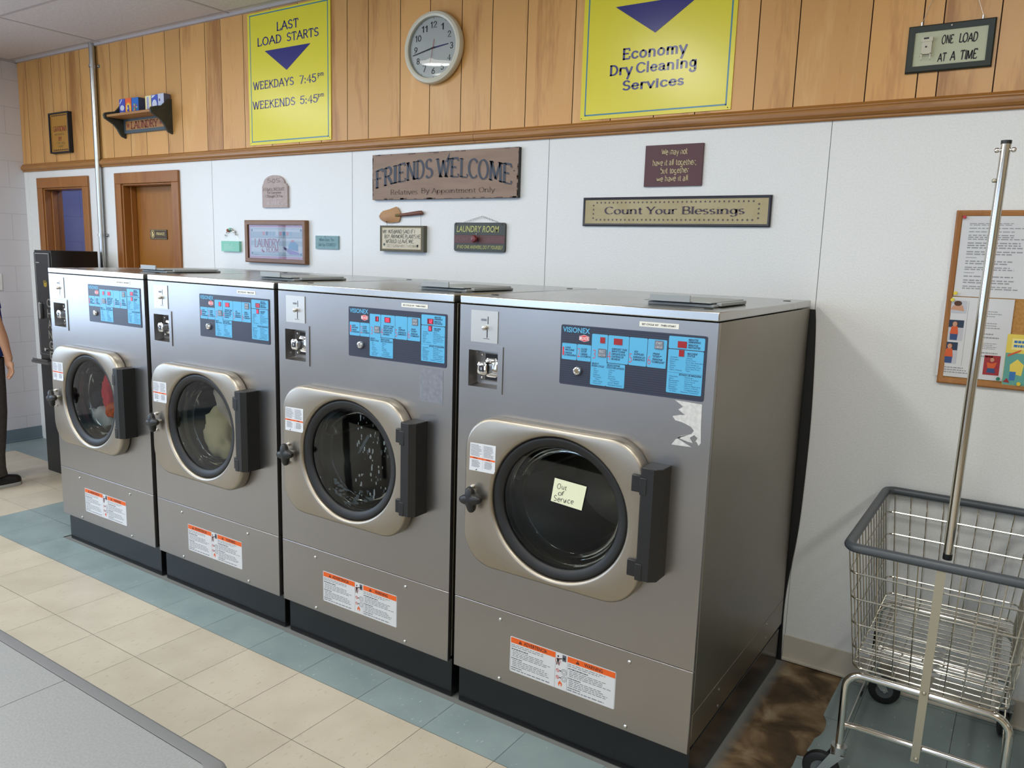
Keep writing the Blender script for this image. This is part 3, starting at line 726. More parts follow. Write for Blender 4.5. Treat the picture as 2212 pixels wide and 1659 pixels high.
hand('second_hand', math.radians(192), .084, .042, .0012, mat('second_red', (200, 40, 50), .4), -.028)
b = MB(); b.lathe_y([(.148, -.034), (.12, -.0365), (.07, -.0385), (.0001, -.0395)], 0, 0, 48, 0, 1, .955); b.build('cover_glass', ['clearglass'], t)

# one load at a time
M['forest'] = mat('frame_forest', (30, 40, 34), .5); M['sage'] = mat('sign_sage', (190, 194, 166), .7)
t = thing('hanging_sign', 'black framed sign reading ONE LOAD AT A TIME with a toy washer', 'sign', (0, -.004, 0))
frame_mb(3.385, 3.646, 2.282, 2.436, .021, -.014, 0).build('frame', ['forest'], t)
b = MB(); b.rect(3.404, 3.628, 2.300, 2.416, -.006, 0); y = -.0065
b.stext('ONE', 3.490, 3.524, 2.370, .027, y, 1, .2, .13, 0, .04, slant=.08); b.stext('LOAD', 3.541, 3.595, 2.369, .028, y, 1, .2, .13, 0, .04, slant=.08)
b.stext('AT', 3.484, 3.508, 2.313, .027, y, 1, .2, .13, 0, .04, slant=.08); b.stext('A', 3.522, 3.536, 2.313, .028, y, 1, .2, .13, 0, .04, slant=.08); b.stext('TIME', 3.550, 3.600, 2.312, .029, y, 1, .2, .13, 0, .04, slant=.08)
b.build('face', ['sage', 'ink'], t)
b = MB(); b.box(3.431, 3.462, -.020, -.006, 2.340, 2.382); b.box(3.429, 3.464, -.022, -.006, 2.380, 2.394)
for x in (3.431, 3.458): b.box(x, x + .004, -.020, -.016, 2.322, 2.342)
b.box(3.424, 3.468, -.010, -.006, 2.336, 2.339); b.box(3.436, 3.452, -.0225, -.022, 2.388, 2.393, 1); b.ball((3.445, -.021, 2.363), .0028, 1, 5)
b.build('toy_washer', [mat('toy_cream', (204, 200, 180), .6), 'ink'], t)
b = MB()
for x, x2 in ((3.424, 3.44), (3.606, 3.586)): b.tube([(x, -.006, 2.436), (x, -.008, 2.448)], .003, 6); b.tube([(x, -.006, 2.446), (x2, -.004, 2.50), (3.515, -.003, 2.66)], .0007, 5)
b.ball((3.517, -.015, 2.426), .004, 0, 5)
b.build('hanging_wire', ['zinc'], t)

# plaques on the white wall
M['mauve'] = speckle('plaque_mauve', (176, 160, 156), (186, 170, 166), 60, .7); M['mauvedark'] = mat('plaque_print', (126, 112, 108), .7); M['mauvelight'] = mat('plaque_print_light', (206, 196, 198), .7)
out = [(-.036, 1.848), (.184, 1.848), (.184, 1.969), (.176, 1.974), (.172, 1.984), (.160, 1.984)] + [(.068 + .092 * math.cos(a), 1.984 + .049 * math.sin(a)) for a in [PI * k / 16 for k in range(1, 16)]] + [(-.024, 1.984), (-.030, 1.984), (-.032, 1.974), (-.036, 1.969)]
def ch(b, y):
    y -= .0006
    b.stext('If I Had A CHOCOLATE', -.024, .160, 1.944, .017, y, 1, .16, .08, .05); b.stext('For Everytime', .010, .134, 1.927, .014, y, 1, .16, .08, .05); b.stext('I Thought Of You', -.004, .146, 1.906, .015, y, 1, .16, .08, .05)
    b.stext("I'D HAVE A BUTT", .014, .134, 1.884, .016, y, 2, .2, .14, 0); b.stext('THE SIZE OF TEXAS', .006, .146, 1.863, .016, y, 2, .2, .14, 0)
    for s_ in (-1, 1): b.stext('S', .068 + s_ * .038 - .018, .068 + s_ * .038 + .018, 1.992, .022, y, 1, .12, .08, 0)
    for k in range(10): a = 2 * PI * k / 10; b.poly([(.068 + .006 * math.cos(a), 2.0 + .006 * math.sin(a)), (.068 + .016 * math.cos(a - .25), 2.0 + .014 * math.sin(a - .25)), (.068 + .016 * math.cos(a + .25), 2.0 + .014 * math.sin(a + .25))], y, 1)
flat_sign('arched_plaque', 'mauve arched plaque about chocolate, on the white wall above the framed picture', 0, 0, 0, 0, .014, ['mauve', 'mauvedark', 'mauvelight'], ch, outline=out)

M['mint'] = mat('mint_wood', (138, 204, 184), .6)
t = thing('beaded_sign', 'mint green block hanging from a string of beads', 'sign', (0, 0, 0))
b = MB(); b.box(-.430, -.256, -.018, 0, 1.584, 1.647, 0); b.fine(-.40, -.29, 1.594, 1.63, -.0186, 1, 4, 3); b.rect(-.347, -.341, 1.624, 1.627, -.0186, 2); b.build('block', ['mint', mat('mint_print', (176, 220, 208), .6), 'ink'], t, bevel=.0)
pth = [(-.415 + .138 * u, 1.648 + .072 * math.sin(PI * (u * .9 + .05))) for u in [k / 16 for k in range(17)]]
b = MB(); b.tube([(x, -.009, z) for x, z in pth], .0009, 5); b.build('string', ['zinc'], t)
bc = [(0.12, .005, 'zinc'), (.22, .004, 'mauve'), (.33, .011, 'rust'), (.47, .010, 'mint'), (.58, .006, 'zinc'), (.66, .005, 'sage'), (.74, .009, 'chrome'), (.84, .006, 'zinc')]
M['rust'] = mat('bead_rust', (150, 90, 66), .5)
for u, r_, mm in bc:
    b = MB(); b.ball((-.415 + .138 * u, -.010, 1.648 + .072 * math.sin(PI * (u * .9 + .05))), r_, 0, 7); b.build('bead', [mm], t)

M['walnut'] = wood('frame_walnut', (122, 80, 40), (100, 62, 28), (134, 92, 50), .4, 'x', 26, False)
t = thing('framed_picture', 'wooden framed LAUNDRY ROOM picture under glass on the white wall', 'picture', (0, 0, 0))
frame_mb(-.190, .346, 1.524, 1.774, .026, -.030, 0).build('frame', ['walnut'], t, bevel=.002)
P_ = {}
for n_, c_ in (('pk', (206, 158, 190)), ('pw', (216, 220, 232)), ('pb', (160, 186, 208)), ('pd', (110, 130, 160)), ('pr', (170, 90, 120)), ('pp', (150, 130, 196)), ('pc', (110, 160, 200)), ('pi', (222, 150, 170)), ('ps', (184, 198, 214))): P_[n_] = mat('picture_' + n_, c_, .7)
b = MB(); b.rect(-.166, .322, 1.550, 1.750, -.014, 0); y = -.0145
b.rect(-.150, .312, 1.564, 1.733, y, 1); y -= .0004
for z, h in ((1.690, .034), (1.640, .030), (1.578, .022)): b.rect(-.146, .308, z - h / 2, z + h / 2, y, 8)
y -= .0004
for q in ((-.142, .304, 1.724, 1.7255), (-.142, .304, 1.571, 1.5725), (-.142, -.1405, 1.571, 1.725), (.3025, .304, 1.571, 1.725), (-.146, .308, 1.672, 1.6735)): b.rect(*q, y, 3)
for k, mm in enumerate((7, 3, 2, 2, 1, 7, 6, 7, 2)): x = -.04 + k * .03; b.poly([(x, 1.708), (x + .022, 1.708), (x + .02, 1.686), (x + .002, 1.686)], y, mm)
b.stext('LAUNDRY', -.112, .108, 1.617, .048, y, 4, .16, .07, .05); b.stext('ROOM', -.006, .100, 1.588, .030, y, 4, .16, .07, .05)
b.poly([(-.046, 1.612), (-.036, 1.598), (-.02, 1.592), (-.03, 1.584), (-.05, 1.592)], y, 4)
for pts, mm in (([(.14, 1.62), (.27, 1.592), (.29, 1.578), (.2, 1.578)], 5), ([(.19, 1.61), (.27, 1.598), (.268, 1.636), (.244, 1.652), (.21, 1.65), (.19, 1.63)], 6), ([(.21, 1.65), (.244, 1.652), (.235, 1.662), (.215, 1.66)], 7), ([(.15, 1.625), (.178, 1.612), (.17, 1.6), (.148, 1.606)], 5)): b.poly(pts, y - .0003 * mm, mm)
for cx_, cz_ in ((-.135, 1.58), (.296, 1.58), (-.135, 1.716), (.296, 1.716)): oval(b, cx_, cz_, .007, .007, y - .0004, 3)
b.fine(-.12, -.06, 1.568, 1.576, y - .0005, 3, 1, 3)
b.build('print', [P_[k] for k in ('pk', 'pw', 'pb', 'pd', 'pr', 'pp', 'pc', 'pi', 'ps')], t)
b = MB(); b.rect(-.166, .322, 1.550, 1.750, -.020, 0); b.build('glazing', ['clearglass'], t)

M['teal'] = speckle('teal_board', (124, 160, 168), (134, 168, 174), 40, .7); M['tealprint'] = mat('teal_print', (92, 132, 142), .7)
def te(b, y):
    y -= .0006; b.stext('When Does This', .440, .562, 1.660, .017, y, 1, .18, .1, 0); b.stext('Job Pay COUNTED', .432, .570, 1.632, .017, y, 1, .18, .1, 0); b.rect(.484, .490, 1.682, 1.686, y, 2)
flat_sign('teal_sign', 'small teal board on the white wall right of the framed picture', .410, .591, 1.617, 1.690, .010, ['teal', 'tealprint', 'ink'], te)

M['driftwood'] = speckle('sign_brown', (138, 116, 102), (150, 128, 112), 14, .7, 0, 6, .3, .7, 0, (.3, 1, 3)); M['signedge'] = mat('sign_dark_edge', (38, 36, 36), .6); M['slateink'] = mat('sign_slate_ink', (62, 70, 84), .65); M['shadowink'] = mat('sign_shadow_ink', (112, 92, 80), .7); M['brownink'] = mat('sign_brown_ink', (100, 80, 70), .7)
def fr(b, y):
    b.rect(.8625, 1.7845, 1.8815, 2.1105, y - .0003, 1)
    R = random.Random(11)
    for k in range(34):      # worn dark edge of the old board
        u = R.random(); w = R.uniform(.01, .05); h = R.uniform(.002, .008)
        x = .864 + u * .91; z = R.choice((1.8817, 2.1105 - h)); b.rect(x, min(x + w, 1.784), z, z + h, y - .0005, 4)
        x = R.choice((.8627, 1.7843 - h)); z = 1.883 + u * .2; b.rect(x, x + h, z, z + w * .5, y - .0005, 4)
    L = [('F', .886, .937, 1.0), ('R', .944, 1.003, 1.0), ('I', 1.008, 1.036, 1.0), ('E', 1.043, 1.093, 1.0), ('N', 1.100, 1.158, 1.0), ('D', 1.164, 1.216, 1.0), ('S', 1.223, 1.272, 1.0), ('W', 1.300, 1.378, 1.0), ('E', 1.384, 1.436, 1), ('L', 1.444, 1.490, 1), ('C', 1.494, 1.552, 1), ('O', 1.554, 1.614, 1), ('M', 1.620, 1.692, 1), ('E', 1.698, 1.750, 1)]
    base = lambda x: 1.9885 - .25 * (x - 1.325) ** 2
    for c_, a, e_, h in L:
        for dx, dz, mm, yy in ((.0035, -.003, 3, y - .0008), (0, 0, 2, y - .0013)):
            b.stext(c_, a + dx, e_ + dx, base((a + e_) / 2) + dz, .088, yy, mm, .17, .05, .05, warp=lambda X, Z, q=(a + e_) / 2: (X, Z + base(X) - base(q)))
    b.poly([(1.352, 2.060), (1.380, 2.104), (1.374, 2.07), (1.366, 2.055)], y - .0013, 2)
    yy = y - .0013
    b.stext('Relatives', .991, 1.176, 1.9065, .0245, yy, 4, .13, .05, .05); b.stext('By', 1.198, 1.252, 1.911, .0245, yy, 4, .13, .05, .05); b.stext('Appointment', 1.268, 1.542, 1.9095, .0225, yy, 4, .13, .05, .05); b.stext('Only', 1.560, 1.654, 1.9095, .0225, yy, 4, .13, .05, .05)
    for x, z in ((.880, 1.985), (1.762, 2.004)): oval(b, x, z, .003, .003, yy, 5)
flat_sign('welcome_sign', 'long weathered brown board reading FRIENDS WELCOME', .862, 1.785, 1.881, 2.111, .022, ['signedge', 'driftwood', 'slateink', 'shadowink', 'brownink', 'ink'], fr)

# trowel with its hanging plank
M['trowel'] = speckle('trowel_tan', (160, 116, 74), (176, 132, 84), 12, .5); M['handlewood'] = mat('trowel_handle', (112, 70, 56), .5)
t = thing('trowel_sign', 'garden trowel with a cream joke plank wired below it', 'sign', (0, 0, 0))
out = [(.897, 1.797), (.908, 1.812), (.925, 1.824), (.975, 1.834), (1.018, 1.846), (1.034, 1.836), (1.046, 1.818), (1.048, 1.800), (1.043, 1.778), (1.036, 1.767), (.99, 1.763), (.95, 1.763), (.92, 1.774), (.905, 1.784)]
b = MB(); n_ = len(out); cen = (.985, 1.80)
b.loops([[(x, -.006, z) for x, z in out], [(x, -.010, z) for x, z in out], [(cen[0] + (x - cen[0]) * .5, -.017, cen[1] + (z - cen[1]) * .5) for x, z in out], [(cen[0] + (x - cen[0]) * .02, -.019, cen[1] + (z - cen[1]) * .02) for x, z in out]], 0, True, True, True)
b.build('blade', ['trowel'], t, sharp=60)
b = MB(); b.tube([(1.02, -.014, 1.801), (1.05, -.014, 1.803)], .007, 10); b.build('socket', ['olive'], t)
b = MB(); b.tube([(1.05, -.014, 1.803), (1.07, -.014, 1.804), (1.12, -.014, 1.808), (1.17, -.014, 1.813), (1.195, -.014, 1.814), (1.203, -.014, 1.815)], lambda u: .0065 + .0045 * math.sin(min(1, u * 1.25) * PI / 2) - (.006 if u > .98 else 0), 12); b.build('handle', ['handlewood'], t)
for x, z in ((.958, 1.768), (1.192, 1.806)):
    b = MB(); b.tube([(x, -.014, z), (x, -.014, 1.748)], .0007, 5); b.ball((x, -.018, z), .003, 0, 5); b.build('hanging_wire', ['ink'], t)
M['plankgrey'] = mat('plank_grey_green', (92, 90, 76), .7); M['cream'] = speckle('plank_cream', (204, 196, 174), (212, 206, 188), 20, .7); M['faded'] = mat('plank_faded_ink', (158, 148, 134), .7); M['creamedge'] = mat('plank_cream_edge', (168, 148, 112), .7)
b = MB(); b.box(.922, 1.222, -.028, 0, 1.615, 1.748, 0); y = -.0286; b.rect(.9365, 1.2065, 1.6255, 1.7385, y, 4); b.rect(.940, 1.203, 1.629, 1.735, y - .0003, 1); y -= .0008
b.stext('MY HUSBAND SAID IF I', .942, 1.166, 1.708, .019, y, 2, .13, .11, .0, jit=.07); b.stext('BUY ANYMORE PLANTS HE', .956, 1.202, 1.683, .019, y, 2, .13, .11, 0, jit=.07); b.stext('WOULD LEAVE ME...', .966, 1.168, 1.6585, .018, y, 2, .13, .11, 0, jit=.07); b.stext('GEEZ GONNA MISS THAT MAN!', .972, 1.184, 1.637, .014, y, 3, .12, .09, 0, jit=.07); b.stext('!', 1.180, 1.187, 1.634, .018, y, 2, .3, .2, 0)
b.poly([(.954 + (.010 if k % 2 == 0 else .0045) * math.sin(k * PI / 5), 1.650 + (.010 if k % 2 == 0 else .0045) * math.cos(k * PI / 5)) for k in range(10)], y, 5)
b.build('plank', ['plankgrey', 'cream', 'ink', 'faded', 'creamedge', 'slateink'], t)

M['charcoal'] = mat('sign_charcoal', (56, 62, 58), .5); M['citron'] = mat('sign_citron', (176, 178, 112), .6); M['oxblood'] = mat('sign_oxblood', (92, 56, 58), .5); M['oxprint'] = mat('sign_oxblood_print', (112, 84, 84), .6)
t = thing('door_knob_sign', 'dark LAUNDRY ROOM plaque with a red knob and looped wire hanger', 'sign', (0, 0, 0))
b = MB(); b.prism(rrect(1.408, 1.714, 1.626, 1.766, .012), -.014, -.002, 0); y = -.0146
b.rect(1.409, 1.713, 1.668, 1.704, y, 2)
for k in range(4): b.rect(1.409, 1.713, 1.704 + k * .0008, 1.7044 + k * .0008, y, 2); b.rect(1.409, 1.713, 1.6675 - k * .0008, 1.668 - k * .0008, y, 2)
y -= .0004
b.text('LAUNDRY ROOM', 1.424, 1.680, 1.7205, .029, y, 1, .02, .18); b.text('IF NO ONE ANSWERS, DO IT YOURSELF', 1.428, 1.704, 1.640, .016, y, 1, .016, .18)
b.text('PUSH', 1.424, 1.490, 1.679, .015, y, 3, 0, .1); b.text('FOR SERVICE', 1.590, 1.704, 1.679, .015, y, 3, 0, .1)
for x in (1.420, 1.698): oval(b, x, 1.757, .004, .004, y, 4)
b.build('board', ['charcoal', 'citron', 'oxblood', 'oxprint', 'ink'], t)
b = MB(); b.lathe_y([(.008, -.014), (.008, -.022), (.016, -.027), (.018, -.034), (.013, -.041), (.0001, -.043)], 1.545, 1.687, 20); b.ball((1.548, -.018, 1.711), .003, 1, 5); b.build('knob', [mat('knob_red', (110, 30, 34), .3), 'white'], t)
b = MB(); pts = []
for k in range(160):
    u = k / 159; x = 1.462 + .214 * u; z = 1.765 + (.030 * (u / .52) if u < .52 else .030 * (1 - u) / .48); a = k * .9
    pts.append((x, -.008 + .0035 * math.sin(a), z + .0035 * math.cos(a)))
b.tube(pts, .0006, 4); b.build('wire_hanger', ['ink'], t)

M['maroon'] = mat('sign_maroon', (84, 48, 54), .55); M['straw'] = mat('sign_straw', (206, 192, 146), .6)
def ma(b, y):
    y -= .0006
    for s_, a, e_, z, cp in (('We may not', 2.490, 2.603, 2.046, .024), ('have it all together,', 2.452, 2.644, 2.003, .024), ('but together', 2.489, 2.614, 1.971, .023), ('we have it all.', 2.475, 2.617, 1.9385, .0235)): b.stext(s_, a, e_, z, cp, y, 1, .13, .10, .06, jit=.05)
flat_sign('maroon_sign', 'maroon square sign with cream hand lettering', 2.4165, 2.6695, 1.918, 2.086, .010, ['maroon', 'straw'], ma)

M['wheat'] = speckle('sign_wheat', (172, 158, 120), (180, 168, 132), 16, .6)
t = thing('blessings_sign', 'long tan framed sign reading Count Your Blessings', 'sign', (0, 0, 0))
frame_mb(2.1295, 2.9600, 1.7535, 1.8765, .011, -.014, 0).build('frame', [mat('frame_navy', (40, 40, 52), .45)], t)
b = MB(); b.rect(2.139, 2.951, 1.763, 1.867, -.010, 0); y = -.0106
b.stext('Count', 2.238, 2.418, 1.805, .030, y, 1, .17, .05, .06); b.stext('Your', 2.437, 2.573, 1.8045, .030, y, 1, .17, .05, .06); b.stext('Blessings', 2.595, 2.858, 1.804, .030, y, 1, .17, .05, .06)
def star(x, z, r): b.poly([(x + (r if k % 2 == 0 else r * .42) * math.sin(k * PI / 5), z + (r if k % 2 == 0 else r * .42) * math.cos(k * PI / 5)) for k in range(10)], y, 1)
for k in range(36):
    for z in (1.8535, 1.7805): star(2.199 + .691 * k / 35, z, .0058)
for k in range(4):
    for x in (2.182, 2.9125): star(x, 1.842 - .0182 * k, .0058)
b.build('face', ['wheat', mat('sign_plum', (70, 60, 74), .6)], t)

M['bronze'] = mat('plaque_bronze', (70, 56, 38), .4); M['brass'] = mat('plaque_brass', (216, 196, 136), .5)
b = MB(); b.box(-1.348, -1.152, .080, .0855, 1.648, 1.714, 0); y = .0794
b.rect(-1.344, -1.156, 1.6515, 1.6525, y, 1); b.rect(-1.344, -1.156, 1.7095, 1.7105, y, 1)
ring = [(-1.317 + .025 * math.cos(2 * PI * k / 24), 1.683 + .027 * math.sin(2 * PI * k / 24)) for k in range(24)]; inn = [(-1.317 + .022 * math.cos(2 * PI * k / 24), 1.683 + .024 * math.sin(2 * PI * k / 24)) for k in range(24)]
b.loops([[(x, y, z) for x, z in ring], [(x, y, z) for x, z in inn]], 1)
b.poly([(-1.326, 1.664), (-1.310, 1.664), (-1.304, 1.676), (-1.300, 1.686), (-1.306, 1.686), (-1.310, 1.680), (-1.310, 1.700), (-1.327, 1.700), (-1.329, 1.684)], y, 1)
b.stext('PRIVATE', -1.274, -1.174, 1.675, .019, y, 1, .18, .08, .06)
tag(b.build('private_plaque', ['bronze', 'brass']), 'dark PRIVATE plaque with a raised hand on the closed brown door', 'sign')

# bulletin board
M['cork'] = speckle('cork', (172, 124, 66), (188, 142, 84), 120, .9, .2); M['oak'] = wood('board_oak', (164, 110, 56), (146, 94, 42), (176, 122, 66), .45, 'z', 20, False)
t = thing('bulletin_board', 'oak framed cork bulletin board behind the laundry cart pole', 'board', (0, 0, 0))
frame_mb(3.596, 4.50, 1.212, 1.814, .019, -.016, 0).build('frame', ['oak'], t, bevel=.002)
b = MB(); b.rect(3.612, 4.485, 1.228, 1.798, -.008, 0); b.build('cork_panel', ['cork'], t)
M['sheet'] = mat('sheet_white', (214, 216, 220), .8); M['printgrey'] = mat('print_grey', (150, 152, 158), .8)
b = MB(); b.box(3.616, 3.832, -.0102, -.0095, 1.521, 1.799, 0); y = -.0106
z = 1.772
for n_, h, seed in ((2, .010, 1), (1, .006, 2), (1, .006, 3), (3, .020, 4), (3, .024, 5), (2, .016, 6), (1, .005, 12), (2, .016, 7), (2, .014, 8), (1, .005, 13), (1, .008, 9), (2, .016, 10), (2, .014, 11)):
    b.fine(3.640, 3.640 + (.04 if n_ == 1 and h < .006 else .178), z - h, z, y, 1, n_, seed, .98, .5); z -= h + .0055
tag(b.build('notice_sheet', ['sheet', 'printgrey']), 'white typed notice pinned at the top of the bulletin board', 'paper', 'papers on the bulletin board')
M['skin'] = mat('skin', (196, 148, 120), .55); M['denim'] = mat('photo_denim', (58, 82, 128), .8); M['tangerine'] = mat('photo_orange', (214, 96, 56), .8); M['haircol'] = mat('photo_hair', (86, 58, 44), .8); M['photodark'] = mat('photo_dark', (46, 62, 86), .8); M['photogrey'] = mat('photo_grey', (192, 194, 204), .8); M['photored'] = mat('photo_red', (160, 54, 60), .8)
b = MB(); b.box(3.590, 3.800, -.0125, -.0118, 1.238, 1.518, 0); y = -.0131
for x0, x1, z0, z1 in ((3.604, 3.662, 1.462, 1.506), (3.603, 3.660, 1.366, 1.438), (3.600, 3.649, 1.284, 1.360)): b.rect(x0, x1, z0, z1, y, 1)
b.rect(3.604, 3.659, 1.412, 1.438, y - .0002, 2); b.rect(3.601, 3.648, 1.332, 1.360, y - .0002, 2)
for cx_, z0, h in ((3.632, 1.368, .062), (3.624, 1.286, .066)):
    b.poly([(cx_ - .011, z0), (cx_ + .011, z0), (cx_ + .012, z0 + h * .36), (cx_ - .012, z0 + h * .36)], y - .0004, 4)
    b.poly([(cx_ - .013, z0 + h * .34), (cx_ + .013, z0 + h * .34), (cx_ + .009, z0 + h * .78), (cx_ - .009, z0 + h * .78)], y - .0006, 3)
    oval(b, cx_, z0 + h * .9, .007, .009, y - .0008, 5); oval(b, cx_ + .003, z0 + h * .93, .007, .008, y - .0007, 6)
b.poly([(3.612, 1.474), (3.655, 1.470), (3.650, 1.488), (3.636, 1.492), (3.620, 1.488)], y - .0004, 5); oval(b, 3.634, 1.496, .012, .009, y - .0006, 6)
b.rect(3.666, 3.6668, 1.28, 1.505, y, 7); b.fine(3.600, 3.70, 1.25, 1.275, y, 7, 3, 21, .98, .4)
for zc, n_ in ((1.465, 3), (1.425, 3), (1.39, 2), (1.355, 4), (1.325, 2)): b.fine(3.70, 3.775, zc - .012, zc + .012, y, 7, n_, int(zc * 1000), .95, .35)
b.rect(3.733, 3.781, 1.256, 1.324, y, 8); b.poly([(3.742, 1.30), (3.756, 1.296), (3.772, 1.302), (3.766, 1.28), (3.746, 1.278)], y - .0003, 3); oval(b, 3.757, 1.309, .006, .007, y - .0004, 5); b.poly([(3.744, 1.264), (3.770, 1.264), (3.766, 1.28), (3.746, 1.28)], y - .0005, 4)
tag(b.build('flyer_sheet', ['sheet', 'photogrey', 'photodark', 'tangerine', 'denim', 'skin', 'haircol', 'printgrey', 'photored']), 'white flyer with a column of small photos of people in orange shirts', 'paper', 'papers on the bulletin board')
b = MB(); b.box(3.793, 3.965, -.0145, -.0138, 1.228, 1.402, 0); y = -.0151
b.rect(3.794, 3.964, 1.229, 1.338, y, 1); b.rect(3.808, 3.95, 1.350, 1.388, y, 2); b.fine(3.814, 3.90, 1.356, 1.384, y - .0003, 3, 2, 5, .98, .6)
for pts, mm in (([(3.80, 1.325), (3.835, 1.345), (3.838, 1.352), (3.80, 1.332)], 4), ([(3.812, 1.27), (3.846, 1.262), (3.85, 1.30), (3.83, 1.318), (3.81, 1.298)], 0), ([(3.812, 1.245), (3.828, 1.245), (3.83, 1.275), (3.812, 1.275)], 3), ([(3.796, 1.238), (3.815, 1.236), (3.806, 1.252)], 5), ([(3.87, 1.25), (3.92, 1.25), (3.91, 1.31), (3.88, 1.31)], 6)): b.poly(pts, y - .0003 - .0002 * mm, mm)
tag(b.build('poster', [mat('poster_yellow', (230, 208, 96), .8), mat('poster_teal', (100, 164, 156), .8), mat('poster_cream', (240, 228, 150), .8), mat('poster_blue', (60, 120, 180), .8), 'tangerine', 'photored', mat('poster_olive', (160, 150, 70), .8)]), 'yellow and teal cartoon poster pinned low on the bulletin board', 'poster', 'papers on the bulletin board')
for x, z, c_, lb in ((3.622, 1.791, (178, 36, 44), 'red push pin at the top left of the typed notice'), (3.622, 1.531, (222, 200, 50), 'yellow push pin at the bottom left of the typed notice'), (3.616, 1.508, (220, 206, 60), 'yellow push pin at the top left of the photo flyer'), (3.781, 1.246, (40, 120, 96), 'green push pin at the bottom right of the photo flyer'), (3.842, 1.236, (230, 200, 40), 'yellow push pin at the foot of the cartoon poster')):
    b = MB(); yy = -.0145 if x > 3.8 else (-.0125 if z < 1.52 else -.0102)
    b.lathe_y([(.0001, yy - .011), (.006, yy - .011), (.0055, yy - .009), (.0035, yy - .008), (.004, yy - .003), (.006, yy)], x, z, 12)
    tag(b.build('push_pin', [mat('pin_%d_%d' % (c_[0], c_[1]), c_, .35)]), lb, 'pin', 'push pins on the bulletin board')


# ------------------------------------------------------------------ washing machines
W0 = .8856; FY = -1.069; DEPTH = 1.035
ZP, ZS, ZL, ZTOP = .152, .4195, 1.4532, 1.4793
DC = (.4225, .8330, .243, .945)       # door window: centre x, z, radius, height ratio
t = thing('washing_machine', '', 'washer', (2.2595, FY, 0))
proto = t
b = MB()      # cabinet: body, sides with their seam and lower side sheet
b.box(.004, W0 - .004, .50, DEPTH, ZP + .012, ZL - .006, 0)
for x0, x1 in ((0, .004), (W0 - .004, W0)):
    b.box(x0, x1, .022, DEPTH, .2725, ZL - .0035, 0); b.box(x0, x1, .022, DEPTH, .164, .2705, 0)
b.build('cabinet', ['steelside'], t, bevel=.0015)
for x in (W0 + .0005, -.0005):
    for y, z in ((.262, .241), (.262, .183), (.80, .254), (.80, .198)):
        b = MB(); b.ball((x, y, z), .005, 0, 5, (.5, 1, 1)); b.build('side_screw', ['zinc'], t)
b = MB(); b.box(-.001, W0 + .001, -.001, DEPTH, ZL, ZTOP)
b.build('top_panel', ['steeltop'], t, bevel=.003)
for x, y in ((W0 - .072, .114), (W0 - .045, DEPTH - .17), (.06, .114)):
    b = MB(); b.cyl((x, y, ZTOP), (x, y, ZTOP + .002), .013, n=14); b.build('top_plug', ['rubber'], t)
# front sheet with openings for the coin pocket and the drum
CP = (.0411, .1590, 1.1790, 1.3010)
b = MB()
b.grid([0, CP[0], CP[1], .165, .660, W0], [ZS + .001, .600, 1.065, CP[2], CP[3], ZL - .0035], 0, [CP, (.165, .660, .600, 1.065)])
z0, z1 = ZS + .001, ZL - .0035
for q in ([(0, 0, z0), (0, .018, z0), (0, .018, z1), (0, 0, z1)], [(W0, 0, z0), (W0, .018, z0), (W0, .018, z1), (W0, 0, z1)], [(0, 0, z1), (W0, 0, z1), (W0, .018, z1), (0, .018, z1)], [(0, 0, z0), (W0, 0, z0), (W0, .018, z0), (0, .018, z0)]): b.face(q)
b.build('front_panel', ['steel'], t)
b = MB(); b.box(0, W0, -.001, .018, ZP, ZS - .001)
lp = b.build('lower_panel', ['steel'], t, bevel=.002)
for x, z in ((.1983, .383), (.2005, .1663), (.682, .386), (.681, .168)):
    b = MB(); b.lathe_y([(.0065, -.001), (.0065, -.003), (.004, -.006), (.0001, -.0065)], x, z, 10); b.build('screw', ['zinc'], lp)
b = MB(); b.box(.003, W0 - .003, .029, DEPTH - .02, 0, ZP - .002); b.box(.006, W0 - .006, .06, DEPTH - .03, ZP - .01, ZP + .02)
b.build('plinth', ['blacksheet'], t, bevel=.002)
# warning sticker
b = MB(); x0, x1, z0, z1 = .2418, .6398, .2105, .3375; y = -.0018
b.prism(rrect(x0, x1, z0, z1, .005, 3), y, -.0012, 0); y -= .0003
for a, c, tx in ((.2445, .4200, 'ADVERTENCIA'), (.4655, .6375, 'WARNING')):
    b.rect(a, c, .3155, .3350, y, 1); b.rect(a, a + .0008, .212, .315, y, 3); b.rect(c, c + .0008, .212, .335, y, 3)
    b.text(tx, a + (.052 if tx[0] == 'A' else .062), a + (.143 if tx[0] == 'A' else .128), .3195, .0115, y - .0003, 2, .012)
    q = a + .038; b.poly([(q - .007, .3195), (q + .007, .3195), (q, .3315)], y - .0003, 2); b.rect(q - .0008, q + .0008, .322, .328, y - .0005, 1)
    sd = 3 if tx[0] == 'A' else 9
    b.fine(a + .003, c - .004, .300, .3125, y, 3, 2, sd, .98, .4)
    b.fine(a + .004, a + .09, .291, .2975, y, 4, 1, sd, 1.0, .6); b.fine(a + .008, c - .006, .266, .290, y, 3, 4, sd + 1, .98, .4)
    b.fine(a + .004, a + .06, .258, .2635, y, 4, 1, sd, 1.0, .6); b.fine(a + .008, c - .006, .232, .257, y, 3, 4, sd + 2, .9, .4)
    b.fine(a + .004, a + .06, .225, .230, y, 4, 1, sd, 1.0, .6); b.fine(a + .004, c - .006, .215, .224, y, 3, 1, sd + 3, .98, .4)
y -= .0002
def ringq(cx, cz, r, w, m): b.loops([[(cx + r * math.cos(2 * PI * k / 18), y, cz + r * math.sin(2 * PI * k / 18)) for k in range(18)], [(cx + (r - w) * math.cos(2 * PI * k / 18), y, cz + (r - w) * math.sin(2 * PI * k / 18)) for k in range(18)]], m)
cx_ = .4305
